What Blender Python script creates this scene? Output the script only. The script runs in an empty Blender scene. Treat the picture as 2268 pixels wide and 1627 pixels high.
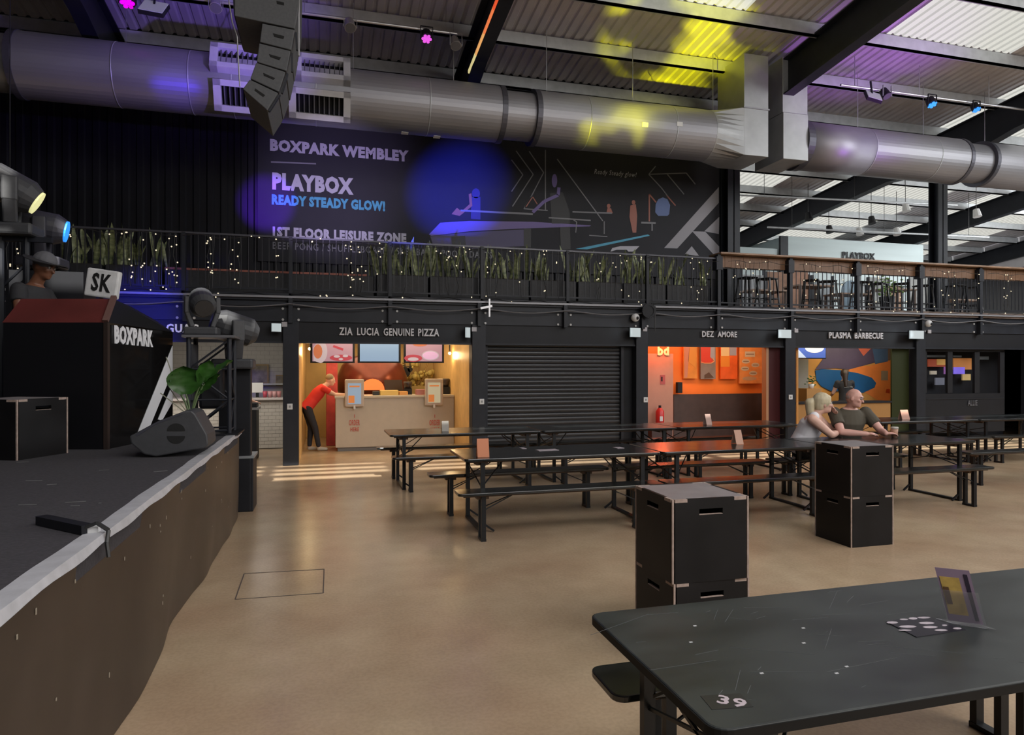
import bpy, bmesh, math, random
from mathutils import Vector, Matrix
random.seed(7)
PI = math.pi
R = math.radians
SC = bpy.context.scene
COL = SC.collection

# ------------------------------------------------------------------ camera, world, sun, hall fill lamps, exposure
YAW = 15.5
SY, CY = math.sin(R(YAW)), math.cos(R(YAW))
F = 1490.0
EYE = 1.70
cam = bpy.data.cameras.new('camera'); cam.sensor_width = 36; cam.lens = 36*F/2268
cam.clip_start = 0.05; cam.clip_end = 200
camo = bpy.data.objects.new('camera', cam); COL.objects.link(camo)
camo.location = (0, 0, EYE); camo.rotation_euler = (R(90), 0, R(-YAW))
SC.camera = camo
SC.view_settings.view_transform = 'Standard'; SC.view_settings.look = 'None'
SC.view_settings.exposure = 0.0; SC.view_settings.gamma = 1.0
SC.view_settings.use_curve_mapping = False
w = bpy.data.worlds.new('sky'); SC.world = w; w.use_nodes = True
bg = w.node_tree.nodes['Background']; bg.inputs[0].default_value = (0.86, 0.93, 1.0, 1); bg.inputs[1].default_value = 1.15

def lamp(name, kind, loc, aim, power, color, **kw):
    l = bpy.data.lights.new(name, kind); l.energy = power; l.color = color
    for k, v in kw.items(): setattr(l, k, v)
    o = bpy.data.objects.new(name, l); COL.objects.link(o); o.location = loc
    if aim is not None:
        d = Vector(aim)-Vector(loc); o.rotation_euler = d.to_track_quat('-Z', 'Y').to_euler()
    return o
lamp('sun', 'SUN', (0, -5, 20), (0, 5.4, 10.2), 11.0, (1.0, 0.97, 0.9), angle=R(0.6))
lamp('hall_fill', 'AREA', (6, -3.0, 8.9), (6, -3.0, 0), 1300, (0.97, 0.97, 1.0), shape='RECTANGLE', size=14, size_y=5)  # unseen fill panels, added to brighten the hall
lamp('hall_fill', 'AREA', (9, -8, 6.5), (5, 8, 2.0), 650, (1.0, 0.95, 0.88), shape='RECTANGLE', size=10, size_y=5)
lamp('hall_fill', 'AREA', (18, 5, 7.6), (11, 9, 0), 900, (0.96, 0.98, 1.0), shape='RECTANGLE', size=7, size_y=6)
lamp('hall_fill', 'AREA', (25, 14.5, 6.6), (15, 24, 7.6), 1150, (0.96, 0.99, 1.0), shape='RECTANGLE', size=8, size_y=4)  # added fill for the far hall and its purlins

# ------------------------------------------------------------------ helpers
def V(x, y, Y):                                  # point on the vertical plane at depth Y behind image point (x, y)
    t = (x-1134)/F; d = Y/(CY-SY*t)
    return (d*(SY+CY*t), Y, EYE+(813.5-y)/F*d)
def H(x, y, z):                                  # point on the horizontal plane at height z
    d = F*(EYE-z)/(y-813.5); l = (x-1134)/F*d
    return (SY*d+CY*l, CY*d-SY*l, z)
MATS = {}
def mat(name, col, rough=0.6, metal=0.0, noise=0.0, scale=6.0, bump=0.0, emit=0.0, ecol=None, col2=None, stretch=None, rvar=0.0, spec=0.5, coat=0.0, det=4.0):
    if name in MATS: return MATS[name]
    m = bpy.data.materials.new(name); m.use_nodes = True; nt = m.node_tree; b = nt.nodes['Principled BSDF']
    b.inputs['Base Color'].default_value = (*col, 1); b.inputs['Roughness'].default_value = rough
    b.inputs['Metallic'].default_value = metal; b.inputs['Specular IOR Level'].default_value = spec
    b.inputs['Coat Weight'].default_value = coat
    if emit > 0:
        b.inputs['Emission Color'].default_value = (*(ecol or col), 1); b.inputs['Emission Strength'].default_value = emit
    if noise > 0 or bump > 0 or rvar > 0 or col2:
        tc = nt.nodes.new('ShaderNodeTexCoord'); mp = nt.nodes.new('ShaderNodeMapping')
        nt.links.new(tc.outputs['Object'], mp.inputs[0])
        if stretch: mp.inputs['Scale'].default_value = stretch
        n = nt.nodes.new('ShaderNodeTexNoise'); n.inputs['Scale'].default_value = scale; n.inputs['Detail'].default_value = det
        nt.links.new(mp.outputs[0], n.inputs['Vector'])
        r = nt.nodes.new('ShaderNodeValToRGB'); r.color_ramp.elements[0].position = 0.3; r.color_ramp.elements[1].position = 0.7
        c2 = col2 or tuple(min(1, c*(1+noise)) for c in col); c1 = col if col2 else tuple(c*(1-noise) for c in col)
        r.color_ramp.elements[0].color = (*c1, 1); r.color_ramp.elements[1].color = (*c2, 1)
        nt.links.new(n.outputs[0], r.inputs[0]); nt.links.new(r.outputs[0], b.inputs['Base Color'])
        if bump > 0:
            bp = nt.nodes.new('ShaderNodeBump'); bp.inputs['Strength'].default_value = bump; bp.inputs['Distance'].default_value = 0.02
            nt.links.new(n.outputs[0], bp.inputs['Height']); nt.links.new(bp.outputs[0], b.inputs['Normal'])
        if rvar > 0:
            mr = nt.nodes.new('ShaderNodeMapRange'); mr.inputs['To Min'].default_value = max(0, rough-rvar); mr.inputs['To Max'].default_value = rough+rvar
            nt.links.new(n.outputs[0], mr.inputs[0]); nt.links.new(mr.outputs[0], b.inputs['Roughness'])
    MATS[name] = m
    return m
def chain_loc(p):
    v = Vector((0, 0, 0))
    while p is not None:
        v += Vector(p.location); p = p.parent
    return v
def tag(o, label=None, cat=None, group=None, kind=None):
    if label: o['label'] = label
    if cat: o['category'] = cat
    if group: o['group'] = group
    if kind: o['kind'] = kind
    return o
def thing(name, label, cat, loc=(0, 0, 0), group=None, kind=None):
    o = bpy.data.objects.new(name, None); o.empty_display_size = 0.1; COL.objects.link(o); o.location = loc
    return tag(o, label, cat, group, kind)
def struct(name, label=None, loc=(0, 0, 0)):
    o = bpy.data.objects.new(name, None); COL.objects.link(o); o.location = loc
    return tag(o, label, None, None, 'structure')
def dup(root, loc=None, rotz=None, label=None, group=None):
    r = root.copy(); COL.objects.link(r)
    if loc is not None: r.location = loc
    if rotz is not None: r.rotation_euler = (0, 0, rotz)
    if label: r['label'] = label
    if group: r['group'] = group
    for ch in list(root.children):
        c = ch.copy(); COL.objects.link(c); c.parent = r
        for g in list(ch.children):
            d = g.copy(); COL.objects.link(d); d.parent = c
    return r
def linkmesh(name, me, parent=None):
    o = bpy.data.objects.new(name, me); COL.objects.link(o)
    if parent is not None: o.parent = parent
    return o
class MB:
    def __init__(s): s.v = []; s.f = []; s.sm = False
    def add(s, vs, fs):
        n = len(s.v); s.v += [tuple(v) for v in vs]; s.f += [tuple(i+n for i in f) for f in fs]; return s
    def box(s, x0, x1, y0, y1, z0, z1, rz=0, piv=None):
        vs = [(x, y, z) for z in (z0, z1) for y in (y0, y1) for x in (x0, x1)]
        if rz:
            p = piv or ((x0+x1)/2, (y0+y1)/2); c, q = math.cos(rz), math.sin(rz)
            vs = [(p[0]+(x-p[0])*c-(y-p[1])*q, p[1]+(x-p[0])*q+(y-p[1])*c, z) for x, y, z in vs]
        return s.add(vs, [(0, 2, 3, 1), (4, 5, 7, 6), (0, 1, 5, 4), (2, 6, 7, 3), (0, 4, 6, 2), (1, 3, 7, 5)])
    def obox(s, c, sx, sy, sz, M):
        vs = [Vector(c)+M@Vector((x*sx/2, y*sy/2, z*sz/2)) for z in (-1, 1) for y in (-1, 1) for x in (-1, 1)]
        return s.add(vs, [(0, 2, 3, 1), (4, 5, 7, 6), (0, 1, 5, 4), (2, 6, 7, 3), (0, 4, 6, 2), (1, 3, 7, 5)])
    def bar(s, p0, p1, a, b, up=(0, 0, 1)):
        p0, p1 = Vector(p0), Vector(p1); d = (p1-p0).normalized(); u = Vector(up)
        if abs(d.dot(u)) > 0.98: u = Vector((1, 0, 0))
        x = d.cross(u).normalized(); y = x.cross(d).normalized()
        vs = []
        for p in (p0, p1):
            for i, j in ((-1, -1), (1, -1), (1, 1), (-1, 1)): vs.append(p+x*a/2*i+y*b/2*j)
        return s.add(vs, [(0, 1, 2, 3), (7, 6, 5, 4), (0, 4, 5, 1), (1, 5, 6, 2), (2, 6, 7, 3), (3, 7, 4, 0)])
    def cone(s, p0, p1, r0, r1, n=12, caps=True):
        p0, p1 = Vector(p0), Vector(p1); d = (p1-p0).normalized(); u = Vector((0, 0, 1)) if abs(d.z) < 0.9 else Vector((1, 0, 0))
        x = d.cross(u).normalized(); y = x.cross(d); vs = []
        for p, r in ((p0, r0), (p1, r1)):
            for i in range(n):
                a = 2*PI*i/n; vs.append(p+x*r*math.cos(a)+y*r*math.sin(a))
        fs = [(i, (i+1) % n, n+(i+1) % n, n+i) for i in range(n)]
        if caps: fs += [tuple(range(n-1, -1, -1)), tuple(range(n, 2*n))]
        return s.add(vs, fs)
    def cyl(s, p0, p1, r, n=12, caps=True): return s.cone(p0, p1, r, r, n, caps)
    def tube(s, pts, r, n=6):
        for a, b in zip(pts[:-1], pts[1:]): s.cyl(a, b, r, n)
        return s
    def prism(s, poly, y0, y1):                     # polygon in x,z extruded along y
        n = len(poly); vs = [(x, y0, z) for x, z in poly]+[(x, y1, z) for x, z in poly]
        return s.add(vs, [tuple(range(n)), tuple(range(2*n-1, n-1, -1))]+[(i, n+i, n+(i+1) % n, (i+1) % n) for i in range(n)])
    def prismz(s, poly, z0, z1):
        n = len(poly); vs = [(x, y, z0) for x, y in poly]+[(x, y, z1) for x, y in poly]
        return s.add(vs, [tuple(range(n-1, -1, -1)), tuple(range(n, 2*n))]+[(i, (i+1) % n, n+(i+1) % n, n+i) for i in range(n)])
    def lathe(s, c, prof, n=16):
        vs = []
        for r, z in prof:
            for i in range(n): a = 2*PI*i/n; vs.append((c[0]+r*math.cos(a), c[1]+r*math.sin(a), c[2]+z))
        fs = [(j*n+i, j*n+(i+1) % n, (j+1)*n+(i+1) % n, (j+1)*n+i) for j in range(len(prof)-1) for i in range(n)]
        fs += [tuple(range(n-1, -1, -1)), tuple(range((len(prof)-1)*n, len(prof)*n))]
        s.sm = True
        return s.add(vs, fs)
    def sph(s, c, r, n=8, sc=(1, 1, 1)):
        m = n//2; vs = [(c[0], c[1], c[2]-r*sc[2])]
        for j in range(1, m):
            a = -PI/2+PI*j/m
            for i in range(n): b = 2*PI*i/n; vs.append((c[0]+r*sc[0]*math.cos(a)*math.cos(b), c[1]+r*sc[1]*math.cos(a)*math.sin(b), c[2]+r*sc[2]*math.sin(a)))
        vs.append((c[0], c[1], c[2]+r*sc[2])); fs = [(0, 1+(i+1) % n, 1+i) for i in range(n)]
        for j in range(m-2): fs += [(1+j*n+i, 1+j*n+(i+1) % n, 1+(j+1)*n+(i+1) % n, 1+(j+1)*n+i) for i in range(n)]
        k = 1+(m-2)*n; e = len(vs)-1; fs += [(k+i, k+(i+1) % n, e) for i in range(n)]
        s.sm = True
        return s.add(vs, fs)
    def mesh(s, name, m):
        me = bpy.data.meshes.new(name); me.from_pydata(s.v, [], s.f); me.update()
        if m: me.materials.append(m)
        if s.sm: me.polygons.foreach_set('use_smooth', [True]*len(me.polygons))
        return me
    def build(s, name, m, parent=None, bevel=0, label=None, kind=None, fix=False, smooth=None):
        if parent is not None:
            c = chain_loc(parent); s.v = [(x-c.x, y-c.y, z-c.z) for x, y, z in s.v]
        me = s.mesh(name, m)
        if fix or True:
            bm = bmesh.new(); bm.from_mesh(me); bmesh.ops.recalc_face_normals(bm, faces=bm.faces); bm.to_mesh(me); bm.free()
        if smooth: me.polygons.foreach_set('use_smooth', [True]*len(me.polygons))
        o = linkmesh(name, me, parent)
        if bevel: b = o.modifiers.new('bevel', 'BEVEL'); b.width = bevel; b.segments = 2; b.limit_method = 'ANGLE'
        if label: o['label'] = label
        if kind: o['kind'] = kind
        return o
def solo(mb, name, m, label, cat, group=None, bevel=0, loc=None):
    if loc: mb.v = [(x-loc[0], y-loc[1], z-loc[2]) for x, y, z in mb.v]
    o = mb.build(name, m, None, bevel)
    if loc: o.location = loc
    return tag(o, label, cat, group)
def text(name, s, m, parent, org, wdt, hgt, xd=(1, 0, 0), up=(0, 0, 1), depth=0.01, bold=0.02, shear=0.0, label=None, seg=2):
    cu = bpy.data.curves.new('t', 'FONT'); cu.body = s; cu.size = 1; cu.extrude = 0.0 if depth == 0 else 0.5; cu.offset = bold; cu.resolution_u = seg; cu.shear = shear; cu.space_character = 1.12
    ob = bpy.data.objects.new('t', cu); COL.objects.link(ob)
    dg = bpy.context.evaluated_depsgraph_get(); me = bpy.data.meshes.new_from_object(ob.evaluated_get(dg))
    bpy.data.objects.remove(ob); bpy.data.curves.remove(cu)
    xs = [v.co.x for v in me.vertices]; ys = [v.co.y for v in me.vertices]; x0, x1, y0, y1 = min(xs), max(xs), min(ys), max(ys)
    xd, up = Vector(xd).normalized(), Vector(up).normalized(); nn = xd.cross(up); c = chain_loc(parent) if parent is not None else Vector((0, 0, 0))
    o0 = Vector(org)-c
    for v in me.vertices:
        p = v.co.copy(); v.co = o0+xd*((p.x-x0)/(x1-x0)*wdt)+up*((p.y-y0)/(y1-y0)*hgt)+nn*((p.z+0.5)*depth)
    me.materials.clear(); me.materials.append(m)
    o = linkmesh(name, me, parent)
    if label: o['label'] = label
    return o
def flats(polys, Y, off, nm, m, par_, lb=None):
    for p in polys: flat([p], Y, off).build(nm, m, par_, label=lb)
def flat(polys, Y, off):                              # printed shapes given in image points, laid on the wall plane Y, thin
    b = MB()
    for p in polys: b.prism([(V(x, y, Y)[0], V(x, y, Y)[2]) for x, y in p], Y-off-0.003, Y-off)
    return b
def stroke(p, wd):                                   # polyline -> quads in image points
    out = []
    for (x0, y0), (x1, y1) in zip(p[:-1], p[1:]):
        L = math.hypot(x1-x0, y1-y0); nx, ny = -(y1-y0)/L*wd/2, (x1-x0)/L*wd/2
        out.append([(x0+nx, y0+ny), (x1+nx, y1+ny), (x1-nx, y1-ny), (x0-nx, y0-ny)])
    return out
def ellp(cx, cy, rx, ry, n=20, a0=0, a1=2*PI):
    return [(cx+rx*math.cos(a0+(a1-a0)*i/n), cy+ry*math.sin(a0+(a1-a0)*i/n)) for i in range(n)]

# ------------------------------------------------------------------ materials
M_black = mat('black_paint', (0.008, 0.0085, 0.0115), 0.55, noise=0.3, scale=3, spec=0.3)
M_black2 = mat('black_panel', (0.0105, 0.011, 0.014), 0.55, noise=0.2, scale=2, spec=0.3)
M_steel = mat('charcoal_steel', (0.013, 0.0148, 0.021), 0.5, noise=0.2, scale=4, spec=0.35)
M_white = mat('white_plastic', (0.62, 0.62, 0.62), 0.5)
M_lamp = mat('lit_white_panel', (0.25, 0.25, 0.25), 0.5, emit=0.40, ecol=(0.8, 0.95, 0.98))
M_duct = mat('galvanised_duct', (0.32, 0.32, 0.345), 0.47, 0.62, noise=0.12, scale=1.5, rvar=0.06, stretch=(0.3, 1, 1))
M_duct2 = mat('galvanised_plate', (0.40, 0.41, 0.42), 0.5, 0.6, noise=0.1, scale=3)
M_ductd = mat('duct_flange', (0.10, 0.10, 0.12), 0.45, 0.6)
M_frame = mat('pale_grille_frame', (0.50, 0.50, 0.52), 0.55, 0.0, noise=0.08)
M_purlin = mat('purlin_grey', (0.46, 0.48, 0.50), 0.45, 0.3, noise=0.1)
M_sheet = mat('roof_sheet_grey', (0.54, 0.52, 0.54), 0.5, 0.1, noise=0.08, scale=2)
M_table = mat('black_tabletop', (0.012, 0.014, 0.0145), 0.2, noise=0.5, scale=9, rvar=0.07, stretch=(0.4, 1, 1), spec=0.7)
M_tablef = mat('sheen_black_tabletop', (0.026, 0.030, 0.029), 0.33, noise=0.45, scale=5, rvar=0.1, stretch=(0.5, 1, 1), spec=0.6)  # paler base puts the near top's skylight sheen into its colour
M_tableedge = mat('table_edge_black', (0.007, 0.007, 0.007), 0.6, spec=0.2)
M_leg = mat('black_leg_steel', (0.008, 0.009, 0.011), 0.42, 0.2)
M_block = mat('brown_block', (0.10, 0.055, 0.03), 0.6)
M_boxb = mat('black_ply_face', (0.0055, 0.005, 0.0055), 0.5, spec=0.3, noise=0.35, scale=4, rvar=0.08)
M_ply = mat('ply_edge', (0.33, 0.25, 0.21), 0.7, noise=0.2, scale=30)
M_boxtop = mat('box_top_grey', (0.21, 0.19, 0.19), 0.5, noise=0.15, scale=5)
M_hole = mat('dark_inside', (0.004, 0.004, 0.004), 0.8)
M_carpet = mat('stage_carpet', (0.036, 0.033, 0.038), 0.9, noise=0.25, scale=60, bump=0.15)
M_tape = mat('white_tape', (0.42, 0.42, 0.44), 0.45, noise=0.12, scale=12)
M_skirt = mat('brown_black_skirt', (0.040, 0.029, 0.022), 0.42, noise=0.35, scale=1.8, rvar=0.1, bump=0.08)
M_wood = mat('bar_wood', (0.19, 0.095, 0.045), 0.5, noise=0.4, scale=5, stretch=(1, 1, 0.2))
M_woodtop = mat('bar_top_wood', (0.25, 0.15, 0.09), 0.45, noise=0.2, scale=4)
M_leaf = mat('snake_leaf', (0.034, 0.058, 0.022), 0.45, col2=(0.38, 0.41, 0.20), scale=5, stretch=(1, 1, 2.5))
M_leafb = mat('broad_leaf', (0.025, 0.085, 0.012), 0.35, noise=0.3, scale=8)
M_stem = mat('leaf_stem', (0.10, 0.15, 0.06), 0.5)
M_pot = mat('planter_black', (0.016, 0.0165, 0.019), 0.6, noise=0.3, scale=20)
M_spk = mat('speaker_grey', (0.085, 0.088, 0.094), 0.65, noise=0.1, scale=30)
M_head = mat('fixture_grey', (0.040, 0.041, 0.045), 0.55, noise=0.1, scale=30)
M_spkd = mat('speaker_dark', (0.032, 0.032, 0.045), 0.6)
M_tilew = mat('white_tile', (0.52, 0.50, 0.46), 0.3, noise=0.05)
M_grout = mat('grout', (0.30, 0.28, 0.26), 0.8)
M_bulb = mat('fairy_bulb', (1, 0.8, 0.45), 0.4, emit=0.75, ecol=(1.0, 0.9, 0.68))
M_wire = mat('dark_cable', (0.02, 0.02, 0.02), 0.5)
M_letter = mat('sign_letter_grey', (0.55, 0.54, 0.56), 0.5)
M_skin = mat('skin_light', (0.60, 0.36, 0.28), 0.5, noise=0.08, scale=12)
M_skind = mat('skin_brown', (0.16, 0.065, 0.035), 0.45, noise=0.08, scale=12)
M_chrome = mat('galvanised_pipe', (0.45, 0.45, 0.47), 0.35, 0.8)
def translucent():
    m = bpy.data.materials.new('skylight_fibreglass'); m.use_nodes = True; nt = m.node_tree; nt.nodes.clear()
    o = nt.nodes.new('ShaderNodeOutputMaterial'); t = nt.nodes.new('ShaderNodeBsdfTranslucent'); d = nt.nodes.new('ShaderNodeBsdfDiffuse'); x = nt.nodes.new('ShaderNodeMixShader')
    t.inputs[0].default_value = (0.30, 0.297, 0.28, 1); d.inputs[0].default_value = (0.5, 0.5, 0.48, 1); x.inputs[0].default_value = 0.25
    nt.links.new(t.outputs[0], x.inputs[1]); nt.links.new(d.outputs[0], x.inputs[2]); nt.links.new(x.outputs[0], o.inputs[0]); return m
M_sky = translucent()
def floor_mat():
    m = bpy.data.materials.new('polished_concrete'); m.use_nodes = True; nt = m.node_tree; b = nt.nodes['Principled BSDF']
    tc = nt.nodes.new('ShaderNodeTexCoord')
    n1 = nt.nodes.new('ShaderNodeTexNoise'); n1.inputs['Scale'].default_value = 0.9; n1.inputs['Detail'].default_value = 6
    n2 = nt.nodes.new('ShaderNodeTexNoise'); n2.inputs['Scale'].default_value = 45; n2.inputs['Detail'].default_value = 5
    n3 = nt.nodes.new('ShaderNodeTexNoise'); n3.inputs['Scale'].default_value = 3.2; n3.inputs['Detail'].default_value = 7
    for n in (n1, n2, n3): nt.links.new(tc.outputs['Object'], n.inputs['Vector'])
    r = nt.nodes.new('ShaderNodeValToRGB'); e = r.color_ramp.elements
    e[0].position = 0.3; e[0].color = (0.40, 0.27, 0.17, 1); e[1].position = 0.72; e[1].color = (0.50, 0.385, 0.25, 1)
    nt.links.new(n1.outputs[0], r.inputs[0])
    r3 = nt.nodes.new('ShaderNodeValToRGB'); r3.color_ramp.elements[0].position = 0.3; r3.color_ramp.elements[0].color = (0.85, 0.84, 0.82, 1); r3.color_ramp.elements[1].position = 0.65; r3.color_ramp.elements[1].color = (1, 1, 1, 1)
    nt.links.new(n3.outputs[0], r3.inputs[0])
    mx = nt.nodes.new('ShaderNodeMix'); mx.data_type = 'RGBA'; mx.blend_type = 'MULTIPLY'; mx.inputs['Factor'].default_value = 0.9
    nt.links.new(r.outputs[0], mx.inputs['A']); nt.links.new(r3.outputs[0], mx.inputs['B'])
    r2 = nt.nodes.new('ShaderNodeValToRGB'); r2.color_ramp.elements[0].position = 0.38; r2.color_ramp.elements[0].color = (0.9, 0.9, 0.9, 1); r2.color_ramp.elements[1].position = 0.6; r2.color_ramp.elements[1].color = (1, 1, 1, 1)
    nt.links.new(n2.outputs[0], r2.inputs[0])
    m2 = nt.nodes.new('ShaderNodeMix'); m2.data_type = 'RGBA'; m2.blend_type = 'MULTIPLY'; m2.inputs['Factor'].default_value = 1
    nt.links.new(mx.outputs['Result'], m2.inputs['A']); nt.links.new(r2.outputs[0], m2.inputs['B'])
    nt.links.new(m2.outputs['Result'], b.inputs['Base Color'])
    mr = nt.nodes.new('ShaderNodeMapRange'); mr.inputs['To Min'].default_value = 0.19; mr.inputs['To Max'].default_value = 0.29
    nt.links.new(n1.outputs[0], mr.inputs[0]); nt.links.new(mr.outputs[0], b.inputs['Roughness'])
    bp = nt.nodes.new('ShaderNodeBump'); bp.inputs['Strength'].default_value = 0.05; bp.inputs['Distance'].default_value = 0.01
    nt.links.new(n3.outputs[0], bp.inputs['Height']); nt.links.new(bp.outputs[0], b.inputs['Normal'])
    b.inputs['Specular IOR Level'].default_value = 0.5
    return m
M_floor = floor_mat()

# ------------------------------------------------------------------ the hall: floor, walls, roof
fl = struct('floor')
MB().box(-14, 32, -10, 32, -0.1, 0).build('concrete_slab', M_floor, fl)
g = MB()
c0, c1, c2, c3 = H(521, 1327, 0), H(716, 1313, 0), H(718, 1260, 0), H(541, 1270, 0)
for a, b in ((c0, c1), (c1, c2), (c2, c3), (c3, c0)): g.bar((a[0], a[1], 0.001), (b[0], b[1], 0.001), 0.008, 0.003)
g.build('floor_hatch', mat('hatch_gap', (0.09, 0.07, 0.06), 0.6), fl, label='thin dark outline of a floor hatch')
wl = struct('wall_left'); MB().box(-14.2, -14, -10, 15, 0, 12).build('wall_panel', M_black, wl)
wr = struct('wall_right'); MB().box(32, 32.2, -10, 32, 0, 12).build('wall_panel', mat('far_wall', (0.18, 0.18, 0.19), 0.7), wr)
wf = struct('wall_front'); MB().box(-14, 32, -10.2, -10, 0, 12).build('wall_panel', mat('rear_wall', (0.10, 0.10, 0.105), 0.7), wf)
def zb(Y): return 7.64+0.1*(11.86-Y)                # underside of the rafters
def zr(Y): return zb(Y)+1.02                         # roof sheets
RX = [-10.7, -3.93, 2.87, 9.65, 16.4, 23.2, 30.0]
ceil = struct('ceiling')
def sheet_mesh(name, wd, L, m):
    b = MB(); n = 8; p = wd/n; xs = []
    for i in range(n): xs += [(i*p, 0), (i*p+p*0.55, 0), (i*p+p*0.68, 0.035), (i*p+p*0.87, 0.035)]
    xs.append((wd, 0)); dz = -0.1*L
    for x, z in xs: b.v += [(x, 0, z), (x, L, z+dz)]
    for i in range(len(xs)-1): b.f.append((2*i, 2*i+1, 2*i+3, 2*i+2))
    return b.mesh(name, m)
W4 = 6.78/4; LY = 1.65
me_s = sheet_mesh('roof_sheet', W4, LY, M_sheet); me_k = sheet_mesh('skylight_sheet', W4, LY, M_sky)
YP = [14.8-LY*k for k in range(6)]                   # near purlins
YP = sorted(YP+[14.8+LY*k for k in range(1, 11)])
for iy, y0 in enumerate(YP[:-1]):
    for ix in range(24):
        x0 = -10.7+ix*W4; bay, q = divmod(ix, 4)
        if y0 > 14.9-0.2 and x0 < 9.0: continue
        sky = False
        if bay == 2: sky = y0 < 10.5 and q in (1, 2)
        if bay == 3: sky = (y0 < 10.5 or y0 > 14.9) and q in (1, 2) or (y0 > 14.6 and q == 0)
        if bay >= 4: sky = q != 3
        o = linkmesh('skylight_sheet' if sky else 'roof_sheet', me_k if sky else me_s, ceil); o.location = (x0, y0, zr(y0))
for y in YP:
    z = zr(y)-0.03; xa = -10.7 if y < 15 else 9.65
    b = MB(); b.box(xa, 30, y-0.035, y+0.035, z-0.26, z); b.box(xa, 30, y-0.035, y+0.06, z-0.26, z-0.235)
    b.build('purlin', M_purlin, ceil)
for rx in RX:
    yb = 14.95 if rx < 9 else 31
    b = MB()
    def seg(ya, yc, d0, d1):
        for w2, t0, t1 in ((0.012, 0, 1),):
            pass
        for ya_, yc_, off0, off1, hw in ((ya, yc, 0.0, 0.03, 0.13),):
            b.add([(rx-hw, ya, zb(ya)-d0), (rx+hw, ya, zb(ya)-d0), (rx+hw, yc, zb(yc)-d1), (rx-hw, yc, zb(yc)-d1),
                   (rx-hw, ya, zb(ya)-d0+0.03), (rx+hw, ya, zb(ya)-d0+0.03), (rx+hw, yc, zb(yc)-d1+0.03), (rx-hw, yc, zb(yc)-d1+0.03)],
                  [(0, 1, 2, 3), (4, 7, 6, 5), (0, 4, 5, 1), (1, 5, 6, 2), (2, 6, 7, 3), (3, 7, 4, 0)])
        b.add([(rx-0.012, ya, zb(ya)-d0+0.03), (rx+0.012, ya, zb(ya)-d0+0.03), (rx+0.012, yc, zb(yc)-d1+0.03), (rx-0.012, yc, zb(yc)-d1+0.03),
               (rx-0.012, ya, zb(ya)+0.78), (rx+0.012, ya, zb(ya)+0.78), (rx+0.012, yc, zb(yc)+0.78), (rx-0.012, yc, zb(yc)+0.78)],
              [(0, 1, 2, 3), (4, 7, 6, 5), (0, 4, 5, 1), (1, 5, 6, 2), (2, 6, 7, 3), (3, 7, 4, 0)])
        b.add([(rx-0.13, ya, zb(ya)+0.75), (rx+0.13, ya, zb(ya)+0.75), (rx+0.13, yc, zb(yc)+0.75), (rx-0.13, yc, zb(yc)+0.75),
               (rx-0.13, ya, zb(ya)+0.78), (rx+0.13, ya, zb(ya)+0.78), (rx+0.13, yc, zb(yc)+0.78), (rx-0.13, yc, zb(yc)+0.78)],
              [(0, 1, 2, 3), (4, 7, 6, 5), (0, 4, 5, 1), (1, 5, 6, 2), (2, 6, 7, 3), (3, 7, 4, 0)])
    seg(6.0, 12.6, 0, 0); seg(12.6, 14.8, 0, 0.3)
    if yb > 20: seg(14.8, 16.5, 0.2, -0.1); seg(16.5, 31, -0.1, -0.1)
    b.build('rafter', M_steel, ceil)
# roof over and behind the camera, with an added, unseen slatted opening shaped to cast the sun stripes
b = MB(); z0 = zr(6.55)
b.box(-14, 32, 2.75, 6.6, z0, z0+0.1); b.box(-14, 32, -10, 0.6, z0, z0+0.1)
b.box(-14, -10.7, 2, 15.2, z0-0.9, z0+0.1); b.box(30, 32.2, 2, 32, z0-3, z0+0.1)
b.build('roof_deck', M_sheet, ceil)
b = MB()
for k, (ya, yb2) in enumerate(((0.6, 0.92), (1.20, 1.42), (1.66, 1.84), (2.06, 2.36), (2.50, 2.75))):
    b.box(-14, 32, ya, yb2, z0, z0+0.015)
for x in range(-13, 32, 2): b.box(x, x+0.35+0.2*math.sin(x*2.3), 0.6, 2.75, z0+0.015, z0+0.03)
b.build('sun_stripe_slats', M_sheet, ceil)  # added slats and bars that cut the sun into floor stripes

def column(x, y, z1, s=0.3, z0=0):
    b = MB(); b.box(x-s/2, x+s/2, y-s/2, y-s/2+0.03, z0, z1); b.box(x-s/2, x+s/2, y+s/2-0.03, y+s/2, z0, z1); b.box(x-0.015, x+0.015, y-s/2, y+s/2, z0, z1)
    o = b.build('steel_column', M_steel); return tag(o, None, None, None, 'structure')
column(9.78, 14.8, zb(14.8), 0.34); column(16.4, 14.85, zb(14.85), 0.32); column(23.2, 14.85, zb(14.85), 0.3); column(23.2, 27, zb(27), 0.3)

# upper wall behind the balcony: black ribbed cladding
YW = 15.0; ZD = 2.98
uw = struct('wall_back')
def ribbed(x0, x1, z0, z1, p, m, name='cladding'):
    b = MB(); n = int((x1-x0)/p); pts = []
    for i in range(n): x = x0+i*p; pts += [(x, YW), (x+p*0.4, YW), (x+p*0.5, YW-0.04), (x+p*0.9, YW-0.04)]
    pts.append((x1, YW))
    for x, y in pts: b.v += [(x, y, z0), (x, y, z1)]
    for i in range(len(pts)-1): b.f.append((2*i, 2*i+2, 2*i+3, 2*i+1))
    b.build(name, m, uw)
ribbed(-13.9, 9.6, ZD, 8.2, 0.26, mat('ribbed_black_cladding', (0.006, 0.006, 0.010), 0.5, noise=0.3, scale=1, spec=0.3))
MB().box(-14, 9.75, YW+0.01, YW+0.2, ZD-0.1, 9.4).build('wall_core', M_black, uw)
MB().box(-14, 9.6, YW-0.08, YW, 8.0, 9.4).build('eaves_board', M_black, uw)
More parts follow.
